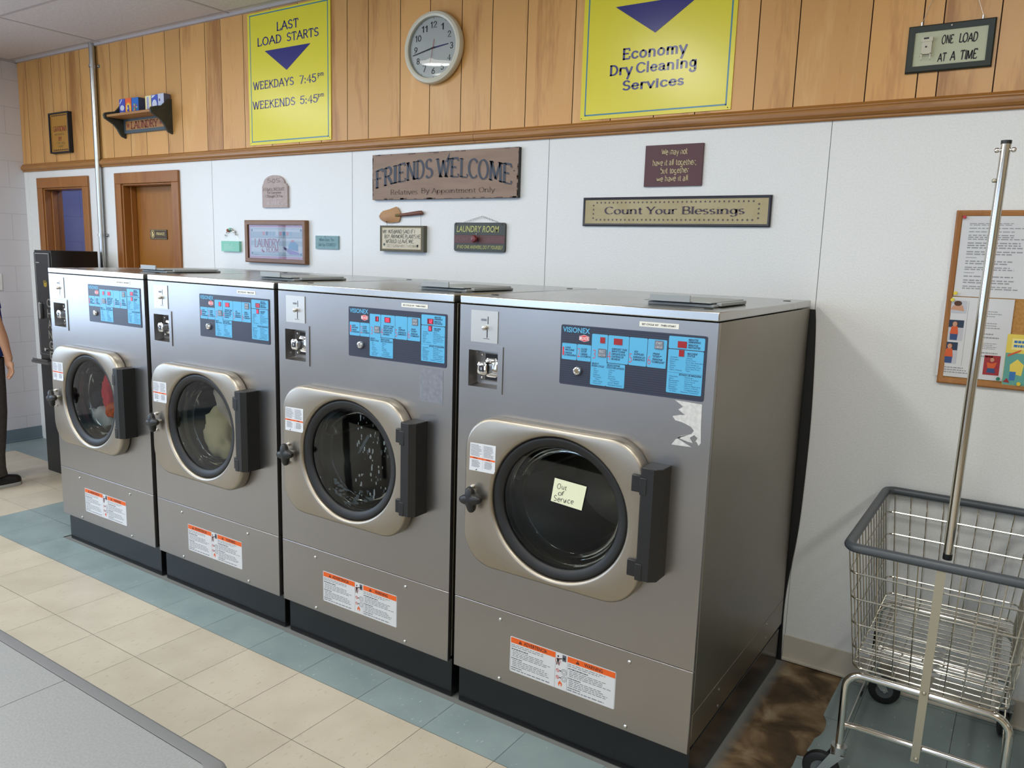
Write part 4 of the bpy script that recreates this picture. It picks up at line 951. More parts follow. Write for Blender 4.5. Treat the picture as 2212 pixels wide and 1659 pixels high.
oval(b, cx_, .3245, .003, .0035, y, 2); b.poly([(cx_ - .005, .318), (cx_ + .005, .318), (cx_ + .004, .308), (cx_ - .004, .308)], y, 2); b.poly([(cx_ - .004, .309), (cx_, .309), (cx_ - .003, .293), (cx_ - .006, .293)], y, 2); b.poly([(cx_, .309), (cx_ + .004, .309), (cx_ + .006, .293), (cx_ + .003, .293)], y, 2); b.poly([(cx_ + .003, .318), (cx_ + .017, .322), (cx_ + .017, .319), (cx_ + .003, .314)], y, 2)
ringq(cx_, .308, .010, .0014, 5); b.rect(.4465, .461, .312, .334, y, 4); oval(b, .4535, .322, .0045, .0045, y - .0002, 2)
for zc in (.275, .251): ringq(cx_, zc, .0062, .0013, 5); b.poly([(cx_ - .005, zc + .0035), (cx_ - .0035, zc + .005), (cx_ + .005, zc - .0035), (cx_ + .0035, zc - .005)], y, 5); ringq(.4545, zc, .0105, .001, 4); ringq(.4545, zc, .006, .001, 4); b.rect(.437, .444, zc - .001, zc + .002, y, 2)
b.poly([(.436, .222), (.4465, .222), (.449, .230), (.4455, .238), (.4435, .234), (.441, .2425), (.437, .236), (.4335, .231)], y, 1); b.poly([(.439, .222), (.4445, .222), (.4445, .228), (.4415, .231), (.439, .227)], y - .0002, 0)
b.build('warning_sticker', ['label', 'orange', 'ink', 'finegrey', mat('print_dark', (88, 92, 104), .6), mat('sticker_red', (196, 60, 60), .5)], lp)

# coin slide plate and coin pocket
b = MB(); b.box(.0474, .1550, -.0025, 0, 1.3290, 1.4335, 0); y = -.0029
b.rect(.1146, .1172, 1.390, 1.4150, y, 1); b.rect(.1118, .1152, 1.3450, 1.3720, y, 1); b.rect(.0985, .1235, 1.3415, 1.3430, y, 1)
b.fine(.088, .113, 1.399, 1.408, y, 2, 1, 5, 1.0, .8)
cpx = b.build('coin_slide', [steel('coin_plate', (196, 192, 184), .42), 'ink', 'finegrey'], t)
b = MB(); b.ball((.106, -.010, 1.3785), .0085, 0, 8); b.build('coin_button', ['chrome'], cpx)
b = MB()
b.grid([.0252, CP[0], CP[1], .1782], [1.1625, CP[2], CP[3], 1.3205], -.0035, [CP])
O = rrect(.0252, .1782, 1.1625, 1.3205, .004, 2); b.loops([[(x, -.0035, z) for x, z in O], [(x, 0, z) for x, z in O]], 0)
I0 = rrect(CP[0], CP[1], CP[2], CP[3], .002, 2); I1 = rrect(CP[0] + .006, CP[1] - .004, CP[2] + .006, CP[3] - .006, .008, 2)
b.loops([[(x, -.0035, z) for x, z in I0], [(x, .003, z) for x, z in I0], [(x, .040, z) for x, z in I1]], 0, True, False, True)
cb = b.build('coin_pocket', ['steel'], t)
b = MB(); b.box(.066, .1505, .034, .039, 1.196, 1.290, 0)
for z in (1.283, 1.205): b.ball((.072, .033, z), .0045, 1, 6)
b.box(.084, .150, .0335, .034, 1.200, 1.288, 2)
b.build('lock_plate', [steel('lock_plate_steel', (120, 116, 108), .35), 'chrome', 'ink'], cb)
b = MB(); P = rrect(.088, .146, 1.212, 1.276, .016, 5); Q = rrect(.094, .140, 1.218, 1.270, .014, 5)
b.loops([[(x, .034, z) for x, z in P], [(x, .022, z) for x, z in P], [(x, .018, z) for x, z in Q]], 0, True, False, True)
P = rrect(.084, .124, 1.222, 1.264, .011, 5)
b.loops([[(x, .022, z) for x, z in P], [(x - .004, -.008, z) for x, z in P], [(.1 + (x - .104) * .82, -.011, 1.243 + (z - 1.243) * .82) for x, z in P]], 0, True, False, True)
b.build('coin_lock', ['chrome'], cb)
b = MB(); b.box(.091, .109, -.0125, -.011, 1.233, 1.252, 0); b.box(.097, .103, -.0132, -.0125, 1.238, 1.247, 1); b.build('key_slot', ['ink', 'zinc'], cb)

# control panel
px0, px1, pz0, pz1 = .3925, .8580, 1.2265, 1.4110
b = MB(); y = -.0022
b.prism(rrect(px0, px1, pz0, pz1, .006, 4), y, 0, 0)
for k in range(27):      # fine ribbing of the dark ground
    z = pz0 + .006 + k * .0066
    b.rect(px0 + .002, px1 - .002, z, z + .0026, y - .0002, 5)
y -= .0005
b.text('VISIONEX', .3990, .4925, 1.3890, .0150, y, 1, .02)
hexa = [(.4570, 1.3680), (.4570, 1.3795), (.4740, 1.3845), (.4910, 1.3795), (.4910, 1.3680), (.4740, 1.3630)]
b.poly(hexa, y, 2); b.poly([(.474 + (x - .474) * .93, 1.3737 + (z - 1.3737) * .9) for x, z in hexa], y - .0002, 3); b.text('MILNOR', .4590, .4890, 1.3685, .0100, y - .0004, 2, .02)
y2_ = y - .0002
for q in ((.3982, .4502, 1.3046, 1.3545), (.4518, .4992, 1.3046, 1.3545), (.5005, .5535, 1.2360, 1.3905), (.5535, .6140, 1.2360, 1.3065), (.5553, .6230, 1.3084, 1.3905), (.6243, .6808, 1.3084, 1.3905), (.6824, .7408, 1.3084, 1.3905), (.7460, .8520, 1.3692, 1.4045), (.7460, .8506, 1.2422, 1.3670)):
    b.prism(rrect(q[0], q[1], q[2], q[3], .003, 2), y - .0001, y + .0003, 1)
b.rect(.7475, .8495, 1.3010, 1.3016, y2_, 4)
y = y2_ - .0002
for s_, a, e_ in (('1', .4005, .4062), ('2', .4533, .4625), ('3', .5062, .5152), ('4', .5545, .5655), ('5', .6252, .6345), ('6', .6842, .6938)): b.text(s_, a, e_, 1.3158, .0275, y, 3, -.02)
tx = [('LOAD', .4103, .4290, 1.3390), ('MACHINE', .4100, .4420, 1.3318), ('CARGUE', .4080, .4340, 1.3230), ('LA MAQUINA', .4070, .4480, 1.3160), ('CLOSE', .4650, .4860, 1.3385), ('DOOR', .4650, .4840, 1.3315), ('CIERRE', .4640, .4880, 1.3230), ('LA PUERTA', .4640, .4980, 1.3160),
      ('DEPOSIT THIS', .5680, .6180, 1.3480), ('MANY COINS', .5680, .6120, 1.3410), ('DEPOSITE ESTA', .5680, .6130, 1.3330), ('CANTIDAD DE', .5680, .6080, 1.3255), ('MONEDAS', .5680, .5970, 1.3180), ('ADD', .6400, .6530, 1.3470), ('SUPPLIES', .6400, .6720, 1.3395), ('AGREGUE LOS', .6375, .6760, 1.3310), ('SUMINISTROS', .6375, .6760, 1.3235),
      ('PRESS', .6990, .7210, 1.3460), ('"START"', .6990, .7270, 1.3385), ('PRESIONE', .6985, .7300, 1.3300), ('"COMENZAR"', .6965, .7375, 1.3225), ('SELECT', .5035, .5280, 1.2985), ('WASH CYCLE', .5035, .5460, 1.2915), ('SELECCIONE', .5545, .5980, 1.2985), ('CICLO DE LAVADO', .5540, .6120, 1.2915), ('MINUTES', .8040, .8330, 1.3950), ('REMAINING', .8040, .8400, 1.3885), ('MINUTOS', .8040, .8330, 1.3800), ('RESTANTES', .8040, .8400, 1.3735), ('MACHINE', .8030, .8330, 1.3560), ('STATUS', .8030, .8260, 1.3495), ('ESTADO DE MAQUINA', .7820, .8480, 1.2945)]
for s_, a, e_, z in tx: b.text(s_, a, e_, z, .0052, y, 4, .03, .25)
lst = [('Hot', .5110, 1.2845), ('Warm', .5110, 1.2782), ('Cold', .5110, 1.2719), ('Delicate', .5110, 1.2656), ('Permanent', .5110, 1.2593), ('Press', .5180, 1.2530), ('Quick Wash', .5110, 1.2467), ('Heavy Soil', .5110, 1.2404), ('Caliente', .5610, 1.2845), ('Tibio', .5610, 1.2782), ('Frio', .5610, 1.2719), ('Delicado', .5610, 1.2656), ('Planchado', .5610, 1.2593), ('Permanente', .5680, 1.2530), ('Lavado Rapido', .5610, 1.2467), ('Remojado Especial', .5610, 1.2404),
       ('Available', .7530, 1.3432), ('Detergent', .7530, 1.3372), ('Bleach', .7530, 1.3312), ('Drain', .7530, 1.3252), ('Extract', .7530, 1.3192), ('Rinse', .7530, 1.3132), ('Fabric Softener', .7530, 1.3072), ('Unload', .8000, 1.3432), ('Close Door', .8000, 1.3372), ('Error-See Attendant', .8000, 1.3312), ('Turn Handle to', .8000, 1.3252), ('Completely Close', .8000, 1.3192), ('Door then Press', .8000, 1.3132), ('"Start"', .8000, 1.3072),
       ('Disponible', .7530, 1.2885), ('Jabon', .7530, 1.2825), ('Blanqueador', .7530, 1.2765), ('Drenando', .7530, 1.2705), ('Extraccion', .7530, 1.2645), ('Enjuague', .7530, 1.2585), ('Suavizador', .7530, 1.2525), ('de Telas', .7560, 1.2465), ('Descargar', .8000, 1.2885), ('Cerrar la Puerta', .8000, 1.2825), ('Error-Vea al', .8000, 1.2765), ('Asistente', .8000, 1.2705), ('Gire la Manija para', .8000, 1.2645), ('Cerrar la Puerta', .8000, 1.2585), ('Completamente y', .8000, 1.2525), ('Presione "Comenzar"', .7900, 1.2465)]
for s_, a, z in lst: b.text(s_, a, a, z, .0042, y, 6, 0.0, 0, 1, 'left')
cp = b.build('control_panel', ['panelnavy', 'cyan', mat('logo_pale', (226, 214, 218), .5), 'pinkred', 'fineblue', mat('panel_rib', (34, 38, 54), .4), mat('fine_print_teal', (52, 104, 146), .6)], t)
for nm, x0, x1, z0, z1, a, c in (('select_button', .5240, .5505, 1.3230, 1.3475, 'SELECT', 'ELECCION'), ('start_button', .7040, .7303, 1.3630, 1.3875, 'START', 'COMENZAR')):
    b = MB(); b.prism(rrect(x0, x1, z0, z1, .002, 2), -.0046, -.0030, 0); zc = (z0 + z1) / 2
    b.text(a, x0 + .003, x1 - .003, zc + .002, .0065, -.0048, 1, .02); b.text(c, x0 + .002, x1 - .002, zc - .009, .0060, -.0048, 1, .01); b.rect(x0 + .002, x1 - .002, zc - .0004, zc + .0002, -.0048, 1)
    b.build(nm, ['btn', mat('button_print', (190, 194, 202), .5)], cp)
b = MB(); b.lathe_y([(.0145, -.0030), (.0145, -.007), (.0118, -.012), (.0085, -.013), (.008, -.0115), (.0001, -.0115)], .4572, 1.2727, 20); b.box(.4562, .4582, -.0125, -.0115, 1.2670, 1.2785)
b.build('panel_lock', ['chrome'], cp)
DISP = ((.5288, .5450, 1.3645, 1.3823), (.5740, .6015, 1.3640, 1.3823), (.7733, .7997, 1.3732, 1.3915), (.7782, .7938, 1.3486, 1.3668))
SEG = {'0': 'abcdef', '1': 'bc', '2': 'abged', '3': 'abgcd', '5': 'afgcd', '6': 'afgedc'}
def seven(b, ch, x, z, w, h, y, m):
    q = .0016; S = {'a': (x, x + w, z + h - q, z + h), 'd': (x, x + w, z, z + q), 'g': (x, x + w, z + h / 2 - q / 2, z + h / 2 + q / 2), 'f': (x, x + q, z + h / 2, z + h), 'b': (x + w - q, x + w, z + h / 2, z + h), 'e': (x, x + q, z, z + h / 2), 'c': (x + w - q, x + w, z, z + h / 2)}
    for c in SEG[ch]: b.rect(*S[c], y, m)
def displays(panel, vals):
    for (x0, x1, z0, z1), v in zip(DISP, vals):
        b = MB(); b.box(x0, x1, -.0040, -.0030, z0, z1, 0)
        if v:
            w = .0068; n = len(v); tot = n * w + (n - 1) * .003; x = (x0 + x1) / 2 - tot / 2
            for c in v: seven(b, c, x, z0 + .003, w, z1 - z0 - .006, -.0044, 1); x += w + .003
        b.build('display', ['redlens' if not v else mat('display_lens_on', (120, 14, 34), .3), 'lit'], panel)
b = MB(); b.box(.6515, .7722, -.0009, 0, 1.4240, 1.4385, 0); b.text('SET CYCLE 1ST   THEN START', .6590, .7630, 1.4288, .0046, -.0012, 1, .03)
b.build('instruction_label', [mat('label_tape', (222, 222, 214), .45), 'ink'], t)

# door
YD = -.050
ND = 144
def ell(r, y, k=1.0): return [(DC[0] + r * math.cos(2 * PI * i / ND), y, DC[1] + r * DC[3] * k * math.sin(2 * PI * i / ND)) for i in range(ND)]
def rr_at(i, x0, x1, z0, z1, r):
    a = 2 * PI * i / ND; dx, dz = math.cos(a), math.sin(a) * DC[3]; lo, hi = 0.0, 2.0
    for _ in range(34):
        k = (lo + hi) / 2; px, pz = DC[0] + dx * k, DC[1] + dz * k
        qx = max(abs(px - (x0 + x1) / 2) - ((x1 - x0) / 2 - r), 0); qz = max(abs(pz - (z0 + z1) / 2) - ((z1 - z0) / 2 - r), 0)
        if math.hypot(qx, qz) <= r: lo = k
        else: hi = k
    return DC[0] + dx * lo, DC[1] + dz * lo
def rrr(ins, y): return [(p[0], y, p[1]) for p in [rr_at(i, .0655 + ins, .7165 - ins, .577 + ins, 1.091 - ins, .118 - ins) for i in range(ND)]]
b = MB()
b.loops([rrr(.004, -.002), rrr(0, -.006), rrr(0, YD + .014), rrr(.0022, YD + .006), rrr(.0065, YD + .0018), rrr(.0115, YD), ell(.2555, YD), ell(.2505, YD + .0015), ell(.2460, YD + .006), ell(.2440, YD + .012), ell(.2430, YD + .020), ell(.2430, YD + .046)], 0)
dr = b.build('door', ['steeldoor'], t, sharp=60)
b = MB(); b.loops([ell(.2432, YD + .017), ell(.2405, YD + .011), ell(.2330, YD + .010), ell(.2210, YD + .014), ell(.2110, YD + .018), ell(.2085, YD + .022), ell(.2085, YD + .055), ell(.2432, YD + .055)], 0)
b.build('gasket', ['rubber'], dr, sharp=60)
b = MB(); b.loops([ell(.2088, YD + .026), ell(.150, YD + .0235), ell(.06, YD + .0225), ell(.0002, YD + .0222)], 0)
b.build('window_glass', ['glass'], dr)
b = MB(); b.loops([ell(.2080, YD + .034), ell(.2000, YD + .040), ell(.1920, YD + .075), ell(.1850, YD + .095), ell(.1760, YD + .098), ell(.1740, YD + .092)], 0)
b.build('glass_bowl', ['glass'], dr, sharp=70)
b = MB(); pr = [(.0910, .9990), (.1933, 1.0020), (.1922, .9160), (.1876, .9070), (.0880, .9050)]; y = YD - .0006
b.prism(pr, y - .0004, y + .0004, 0); y -= .0008
b.rect(.0905, .1918, .9465, .9525, y, 1); b.rect(.1422, .1427, .916, .997, y, 2)
for a, c, sd in ((.094, .139, 31), (.146, .187, 41)): b.fine(a, c, .956, .996, y, 2, 10, sd, 1.0, .45); b.fine(a + .004, c - .004, .918, .943, y, 2, 6, sd + 1, 1.0, .5); b.fine(a + .01, c - .01, .9475, .9515, y - .0002, 3, 1, sd, 1, .6)
b.poly([(.112, .907), (.121, .914), (.120, .909)], y, 3)
b.build('door_label', ['label', 'orange', 'finegrey', 'ink'], dr)
kn = MB(); kc = (.1178, .8140)
def lobe(r, ph=math.radians(8)): return [(kc[0] + r * (1 + .27 * math.cos(4 * (2 * PI * i / 72) - ph * 4)) * math.cos(2 * PI * i / 72), kc[1] + r * (1 + .27 * math.cos(4 * (2 * PI * i / 72) - ph * 4)) * math.sin(2 * PI * i / 72)) for i in range(72)]
kn.loops([[(x, y, z) for x, z in lobe(r)] for r, y in ((.022, YD - .018), (.0335, YD - .022), (.0350, YD - .030), (.0335, YD - .038), (.027, YD - .043), (.012, YD - .046))], 0, True, True, True)
kn.build('knob', ['black'], dr, sharp=80)
b = MB(); b.cyl((kc[0], YD - .022, kc[1]), (kc[0], YD + .002, kc[1]), .0095, n=14); b.build('knob_stem', ['zinc'], dr)
for x, z in ((.1039, .8485), (.1045, .7720)):
    b = MB(); b.lathe_y([(.0075, YD), (.0075, YD - .006), (.005, YD - .010), (.0001, YD - .011)], x, z, 12); b.build('door_pin', ['chrome'], dr)
for z0, z1 in ((.949, 1.000), (.691, .742)):
    b = MB(); b.box(.6805, .712, YD - .011, YD + .002, z0, z1); b.build('hinge_tab', ['black'], dr, bevel=.003)
b = MB(); O = [(.7155, .002), (.7155, YD - .022), (.722, YD - .029), (.757, YD - .029), (.777, YD - .012), (.777, .002)]
b.loops([[(x, y, .692) for x, y in O], [(x, y, 1.030) for x, y in O]], 0, True, True, True)
for z0, z1 in ((.949, 1.000), (.691, .742)): b.box(.7155, .737, YD - .031, YD - .027, z0, z1)
b.build('hinge_cover', ['black'], t, bevel=.003)
# drum
b = MB()
def dl(r, y): return ell(r, y)
b.loops([dl(.268, .004), dl(.205, .012), dl(.203, .030), dl(.235, .050), dl(.245, .060), dl(.245, .46), dl(.22, .485), dl(.05, .470), dl(.0003, .468)], 0)
dm = b.build('drum', ['steeldark'], t, sharp=50)
for k in range(3):
    a = math.radians(40 + 120 * k); b = MB()
    for s_ in (0,):
        P = [(.243, -.16), (.185, -.05), (.18, .05), (.243, .16)]
        b.loops([[(DC[0] + r * math.cos(a + th), y, DC[1] + r * .945 * math.sin(a + th)) for r, th in P] for y in (.07, .455)], 0, True, True, True)
    b.build('lifter', ['steeldark'], dm, bevel=.008)
# soap hopper lid on the roof
b = MB(); b.box(.600, .812, .165, .47, ZTOP, ZTOP + .010, 0); b.build('hopper_rim', ['lidgrey'], t, bevel=.003)
b = MB(); b.box(.592, .806, .155, .462, ZTOP + .0125, ZTOP + .0165, 0); b.box(.612, .742, .150, .156, ZTOP + .0125, ZTOP + .034, 0); b.box(.806, .822, .20, .44, ZTOP + .004, ZTOP + .014, 0)
b.build('hopper_lid', ['lidgrey'], t, bevel=.0015)

spots = [(-.4342, .8562), (.4570, .8671), (1.3500, .8818), (2.2595, .8856)]
labels = ['leftmost stainless washer, beside the black change machine, with bright clothes inside', 'second stainless washer from the left, cream washing tumbling behind its glass', 'third stainless washer from the left, suds splashed over its glass', 'nearest stainless washer, at the right end, with an out of service note']
digits = [('3', '00', '10', '6'), ('3', '00', '11', '6'), ('1', '00', '12', '6'), ('', '', '', '')]
washers = []
for i, (x, w) in enumerate(spots):
    r = proto if i == 3 else copy_tree(proto)
    r.location = (x, FY, 0); r.scale = (w / W0, 1, 1)
    tag(r, labels[i], 'washer', 'stainless front loading washers in a row')
    washers.append(r)
for r, d in zip(washers, digits):
    displays([c for c in r.children if c.name.startswith('control_panel')][0], d)
# torn paper residue on the nearest machine and a ghost of a removed sticker on the third
M['torn'] = speckle('torn_paper', (206, 206, 206), (188, 190, 190), 90, .85)
b = MB()
b.poly([(.774, 1.2225), (.8548, 1.2195), (.8562, 1.158), (.8590, 1.1091), (.853, 1.100), (.846, 1.112), (.842, 1.109), (.8490, 1.1225), (.838, 1.129), (.826, 1.120), (.835, 1.106), (.822, 1.107), (.797, 1.113), (.795, 1.118), (.790, 1.112), (.828, 1.0955), (.8330, 1.0934), (.7717, 1.0914), (.785, 1.110), (.800, 1.122), (.829, 1.131), (.8370, 1.1414), (.826, 1.152), (.800, 1.161), (.779, 1.164), (.7699, 1.1748), (.790, 1.181), (.808, 1.183), (.786, 1.196), (.800, 1.206), (.790, 1.213)], -.0008, 0)
b.build('torn_sticker', ['torn'], washers[3])
b = MB(); b.rect(.7405, .8440, 1.098, 1.217, -.0006, 0); b.build('sticker_residue', [speckle('residue', (128, 130, 138), (142, 144, 150), 60, .6, 0, 6, .35, .65, .7)], washers[2])

# what turns and sticks behind and on the glass
def lump(name, label, cat, c, r, sc, m, seed, group=None):
    rnd = random.Random(seed); me = bpy.data.meshes.new(name); bm = bmesh.new(); bmesh.ops.create_icosphere(bm, subdivisions=4, radius=1)
    from mathutils import noise
    off = Vector((rnd.random() * 50, rnd.random() * 50, 0))
    for v in bm.verts:
        n = v.co.copy(); k = 1 + .28 * noise.noise(n * 1.7 + off) + .16 * abs(noise.noise(n * 4.3 + off)) + .05 * noise.noise(n * 11 + off)
        v.co = Vector((n.x * sc[0], n.y * sc[1], n.z * sc[2])) * k * r
    bm.to_mesh(me); bm.free(); me.materials.append(m)
    me.polygons.foreach_set('use_smooth', [True] * len(me.polygons))
    o = bpy.data.objects.new(name, me); COL.objects.link(o); o.location = c; o.rotation_euler = (rnd.uniform(-.3, .3), rnd.uniform(-.6, .6), 0)
    return tag(o, label, cat, group)
def mpos(i, lx, ly, z): return (spots[i][0] + lx * spots[i][1] / W0, FY + ly, z)
lump('garment', 'white cloth low in the leftmost washer drum', 'clothing', mpos(0, .27, .115, .705), .10, (1.05, .6, .75), mat('cloth_white', (206, 204, 200), .85), 1, 'clothes in the leftmost washer')
lump('garment', 'black garment in the middle of the leftmost washer load', 'clothing', mpos(0, .255, .10, .80), .062, (.8, .55, 1.1), mat('cloth_black', (24, 24, 28), .85), 2, 'clothes in the leftmost washer')
lump('garment', 'red garment at the right of the leftmost washer drum', 'clothing', mpos(0, .375, .12, .87), .095, (.55, .6, 1.2), mat('cloth_red', (216, 50, 62), .85), 3, 'clothes in the leftmost washer')
lump('garment', 'orange garment under the red one in the leftmost washer', 'clothing', mpos(0, .385, .10, .765), .06, (.8, .6, .8), mat('cloth_orange', (226, 104, 40), .85), 4, 'clothes in the leftmost washer')
lump('garment', 'cream cloth filling the lower right of the second washer drum', 'clothing', mpos(1, .365, .125, .76), .125, (.8, .6, 1.0), mat('cloth_cream', (206, 192, 152), .85), 6, 'washing in the second washer')
lump('garment', 'pale towel rising at the right of the second washer drum', 'clothing', mpos(1, .425, .12, .90), .10, (.5, .5, 1.25), mat('cloth_pale', (196, 182, 166), .85), 7, 'washing in the second washer')
b = MB(); R = random.Random(5)
M['suds'] = mat('suds_white', (206, 212, 216), .5); M['sudsgrey'] = mat('suds_grey', (96, 106, 112), .4)
for k in range(72):
    a = R.uniform(-1.3, 1.35); rr = R.uniform(.07, .195); x = DC[0] + rr * math.cos(a); z = DC[1] + rr * .945 * math.sin(a); w = R.uniform(.0018, .0045); h = w * R.uniform(1.2, 3.4)
    b.ball((x, 0, z), 1, 0 if R.random() < .7 else 1, 4, (w, .0012, h))
for k in range(60):
    a = R.uniform(-2.3, -.9); rr = R.uniform(.13, .195); x = DC[0] + rr * math.cos(a); z = DC[1] + rr * .945 * math.sin(a); w = R.uniform(.004, .012)
    b.ball((x, 0, z), 1, 1, 4, (w, .0015, w * .6))
b.poly([(DC[0] + .03, .86), (DC[0] + .045, .868), (DC[0] + .092, .935), (DC[0] + .086, .945), (DC[0] + .06, .91)], 0, 1)
o = tag(b.build('soap_suds', ['suds', 'sudsgrey']), 'soap suds splashed behind the third washer window', 'suds', None, 'stuff')
o.location = (spots[2][0], FY + YD + .031, 0); o.scale = (spots[2][1] / W0, 1, 1)
# note on the nearest glass
b = MB(); b.prism([(.4079, .9315), (.5212, .9240), (.5072, .8452), (.3965, .8540)], -.0006, 0, 0); M['notepaper'] = mat('note_paper', (222, 226, 196), .8)
for s_, x0, x1, z, cp_, tl in (('Out', .4180, .4500, .8990, .016, 0), ('of', .4190, .4420, .8790, .015, 0), ('Service', .4060, .4760, .8580, .017, 0)): b.stext(s_, x0, x1, z, cp_, -.0010, 1, .10, .09, 0, jit=.10, slant=.15)
o = tag(b.build('paper_note', ['notepaper', 'ink']), 'cream paper note reading Out of Service on the nearest washer window', 'note')
o.location = (spots[3][0], FY + YD + .0185, 0)

# black rubber strip hanging between the nearest washer and the wall
b = MB(); pts = [(3.158, 1.445), (3.166, 1.38), (3.180, 1.05), (3.178, .80), (3.172, .56), (3.152, .38), (3.142, .25), (3.146, .10), (3.150, .003)]
P = smooth_path([(x, -.018, z) for x, z in pts], 2)
b.loops([[(p[0] - .05, p[1] - .003, p[2]), (p[0] + .0, p[1] - .004, p[2]), (p[0] + .004, p[1], p[2]), (p[0] + .0, p[1] + .004, p[2]), (p[0] - .05, p[1] + .003, p[2])] for p in P], 0, True, True, True)
tag(b.build('rubber_strip', ['rubber']), 'black rubber strip hanging behind the right end of the nearest washer', 'strip')

# change machine
t = thing('change_machine', 'tall black change machine in front of the open doorway, CHANGE down its front', 'change machine', (0, 0, 0))
x0, x1, y0, y1_ = -1.882, -1.662, -.450, -.125
b = MB(); b.box(x0, x1, y0 + .004, y1_, .80, 1.551); b.build('cabinet', ['blacksheet'], t, bevel=.004)
b = MB(); b.box(x0, x1, y0, y1_, 0, .782); b.build('stand', ['black'], t, bevel=.004)
b = MB(); b.box(x0 + .006, x1 - .006, y0 - .002, y0 + .003, .83, 1.535, 0); y = y0 - .0026
for q in ((-1.862, -1.682, 1.527, 1.530), (-1.862, -1.682, .84, .842), (-1.863, -1.860, .84, 1.53), (-1.684, -1.681, .84, 1.53)): b.rect(*q, y, 1)
for k, c_ in enumerate('CHANGE'): b.text(c_, -1.742, -1.694, 1.170 - k * .072, .056, y, 1, .01)
for z, s_ in ((1.326, 1), (1.312, 1)): b.poly([(-1.765, z + .014), (-1.745, z + .006), (-1.725, z + .014), (-1.725, z), (-1.745, z - .010), (-1.765, z)], y, 2)
b.fine(-1.77, -1.72, 1.338, 1.350, y, 2, 2, 4, 1, .5); b.fine(-1.852, -1.80, 1.462, 1.472, y, 1, 1, 7, 1, .6)
b.build('front_panel', [mat('changer_face', (28, 29, 33), .3), mat('changer_print', (186, 186, 176), .5), mat('changer_yellow', (206, 176, 40), .5)], t)
b = MB(); b.prism(rrect(-1.822, -1.797, 1.085, 1.20, .012), y0 - .022, y0 - .002); b.build('bill_slot', ['zinc'], t, bevel=.003)
b = MB(); b.lathe_y([(.012, y0 - .002), (.012, y0 - .010), (.0001, y0 - .012)], -1.79, .875, 14); b.build('cabinet_lock', ['chrome'], t)
b = MB(); b.box(x0 - .003, x1 + .003, y0 - .06, y0 + .02, .782, .800); b.box(x0 + .01, x1 - .01, y0 - .058, y0 - .054, .80, .815); b.build('coin_tray', [mat('tray_grey', (120, 120, 120), .35, .8)], t, bevel=.003)


# ------------------------------------------------------------------ laundry cart
M['vinylgrey'] = mat('rim_vinyl', (72, 78, 84), .4); M['wheelgrey'] = mat('wheel_grey', (92, 98, 102), .5); M['barsteel'] = mat('bar_steel', (176, 172, 156), .42, .7); M['wire'] = mat('chrome_wire', (196, 194, 186), .18, 1.0); M['tubechrome'] = mat('chrome_tube', (206, 204, 198), .14, 1.0)
CX, CY = 3.722, -.39
t = thing('laundry_cart', 'chrome wire laundry cart with grey rim and tall pole, beside the nearest washer', 'cart', (CX, CY, 0), 0, 'wire laundry carts'); cart = t
def rloop(hx, hy, z, r, n=6, y_off=0.0): return [(x, y + y_off, z) for x, y in rrect(-hx, hx, -hy, hy, r, n)]
b = MB(); b.tube(rloop(.245, .368, .795, .035, 8), .0145, 12, closed=True); b.build('rim', ['vinylgrey'], t)
ZB, ZR = .412, .788
def hw(z): u = (z - ZB) / (ZR - ZB); return .203 + .040 * u, .335 + .030 * u
b = MB()
for z in (.715, .634, .553, .474):
    a, c = hw(z); b.tube(rloop(a, c, z, .03, 5), .0030, 6, closed=True)
a, c = hw(ZB); b.tube(rloop(a, c, ZB, .03, 5), .0034, 6, closed=True)
a1, c1 = hw(ZR)
for k in range(9):
    u = -1 + 2 * (k + .5) / 9
    for s_ in (-1, 1): b.tube([(a * u, s_ * c, ZB - .006), (a1 * u, s_ * c1, ZR)], .0021, 6)
for k in range(14):
    u = -1 + 2 * (k + .5) / 14
    for s_ in (-1, 1): b.tube([(s_ * a, c * u, ZB), (s_ * a1, c1 * u, ZR)], .0021, 6)
b.build('wire_basket', ['wire'], t)
b = MB()
for k in range(1, 18): y = -c + 2 * c * k / 18; b.tube([(-a, y, ZB), (a, y, ZB)], .0021, 6)
for k in range(1, 7): x = -a + 2 * a * k / 7; b.tube([(x, -c, ZB - .003), (x, c, ZB - .003)], .0021, 6)
b.build('basket_floor', ['wire'], t)
b = MB()
for y in (-.345, .268):
    P = [(-.213, y, .125), (-.213, y, .25), (-.213, y, .385)]
    P = [(-.213, y, .125), (-.213, y, .34)] + [(-.163 - .05 * math.cos(q), y, .345 + .05 * math.sin(q)) for q in [PI / 2 * i / 6 for i in range(1, 7)]] + [(.163 + .05 * math.sin(q), y, .345 + .05 * math.cos(q)) for q in [PI / 2 * i / 6 for i in range(0, 6)]] + [(.213, y, .34), (.213, y, .125)]
    b.tube(P, .0115, 12)
    b.tube([(-.205, y, .222), (-.17, y + .012, .219), (.17, y + .012, .219), (.205, y, .222)], .0100, 10)
for s_ in (-1, 1): b.box(s_ * .2085 - .002, s_ * .2085 + .002, -.345, .268, .150, .182); b.tube([(s_ * .165, -.345, .395), (s_ * .165, .268, .395)], .0085, 10)
b.tube([(-.165, -.13, .395), (.165, -.13, .395)], .0085, 10)
b.build('tube_frame', ['tubechrome'], t)
b = MB(); b.box(-.2112, -.2106, .20, .245, .152, .180); b.build('yellow_sticker', [mat('sticker_yellow', (226, 196, 40), .5)], t)
b = MB(); b.prism([(-.008, .788), (.016, .788), (.007, .192), (-.015, .192)], -.374, -.370)
for z in (.412, .205): b.ball((-.001, -.3745, z), .006, 0, 6)
b.build('support_bar', ['barsteel'], t)
t2 = MB(); t2.tube([(.012, -.330, .822), (.0265, -.330, 1.940)], .0118, 16); pole = t2.build('pole', ['tubechrome'], t)
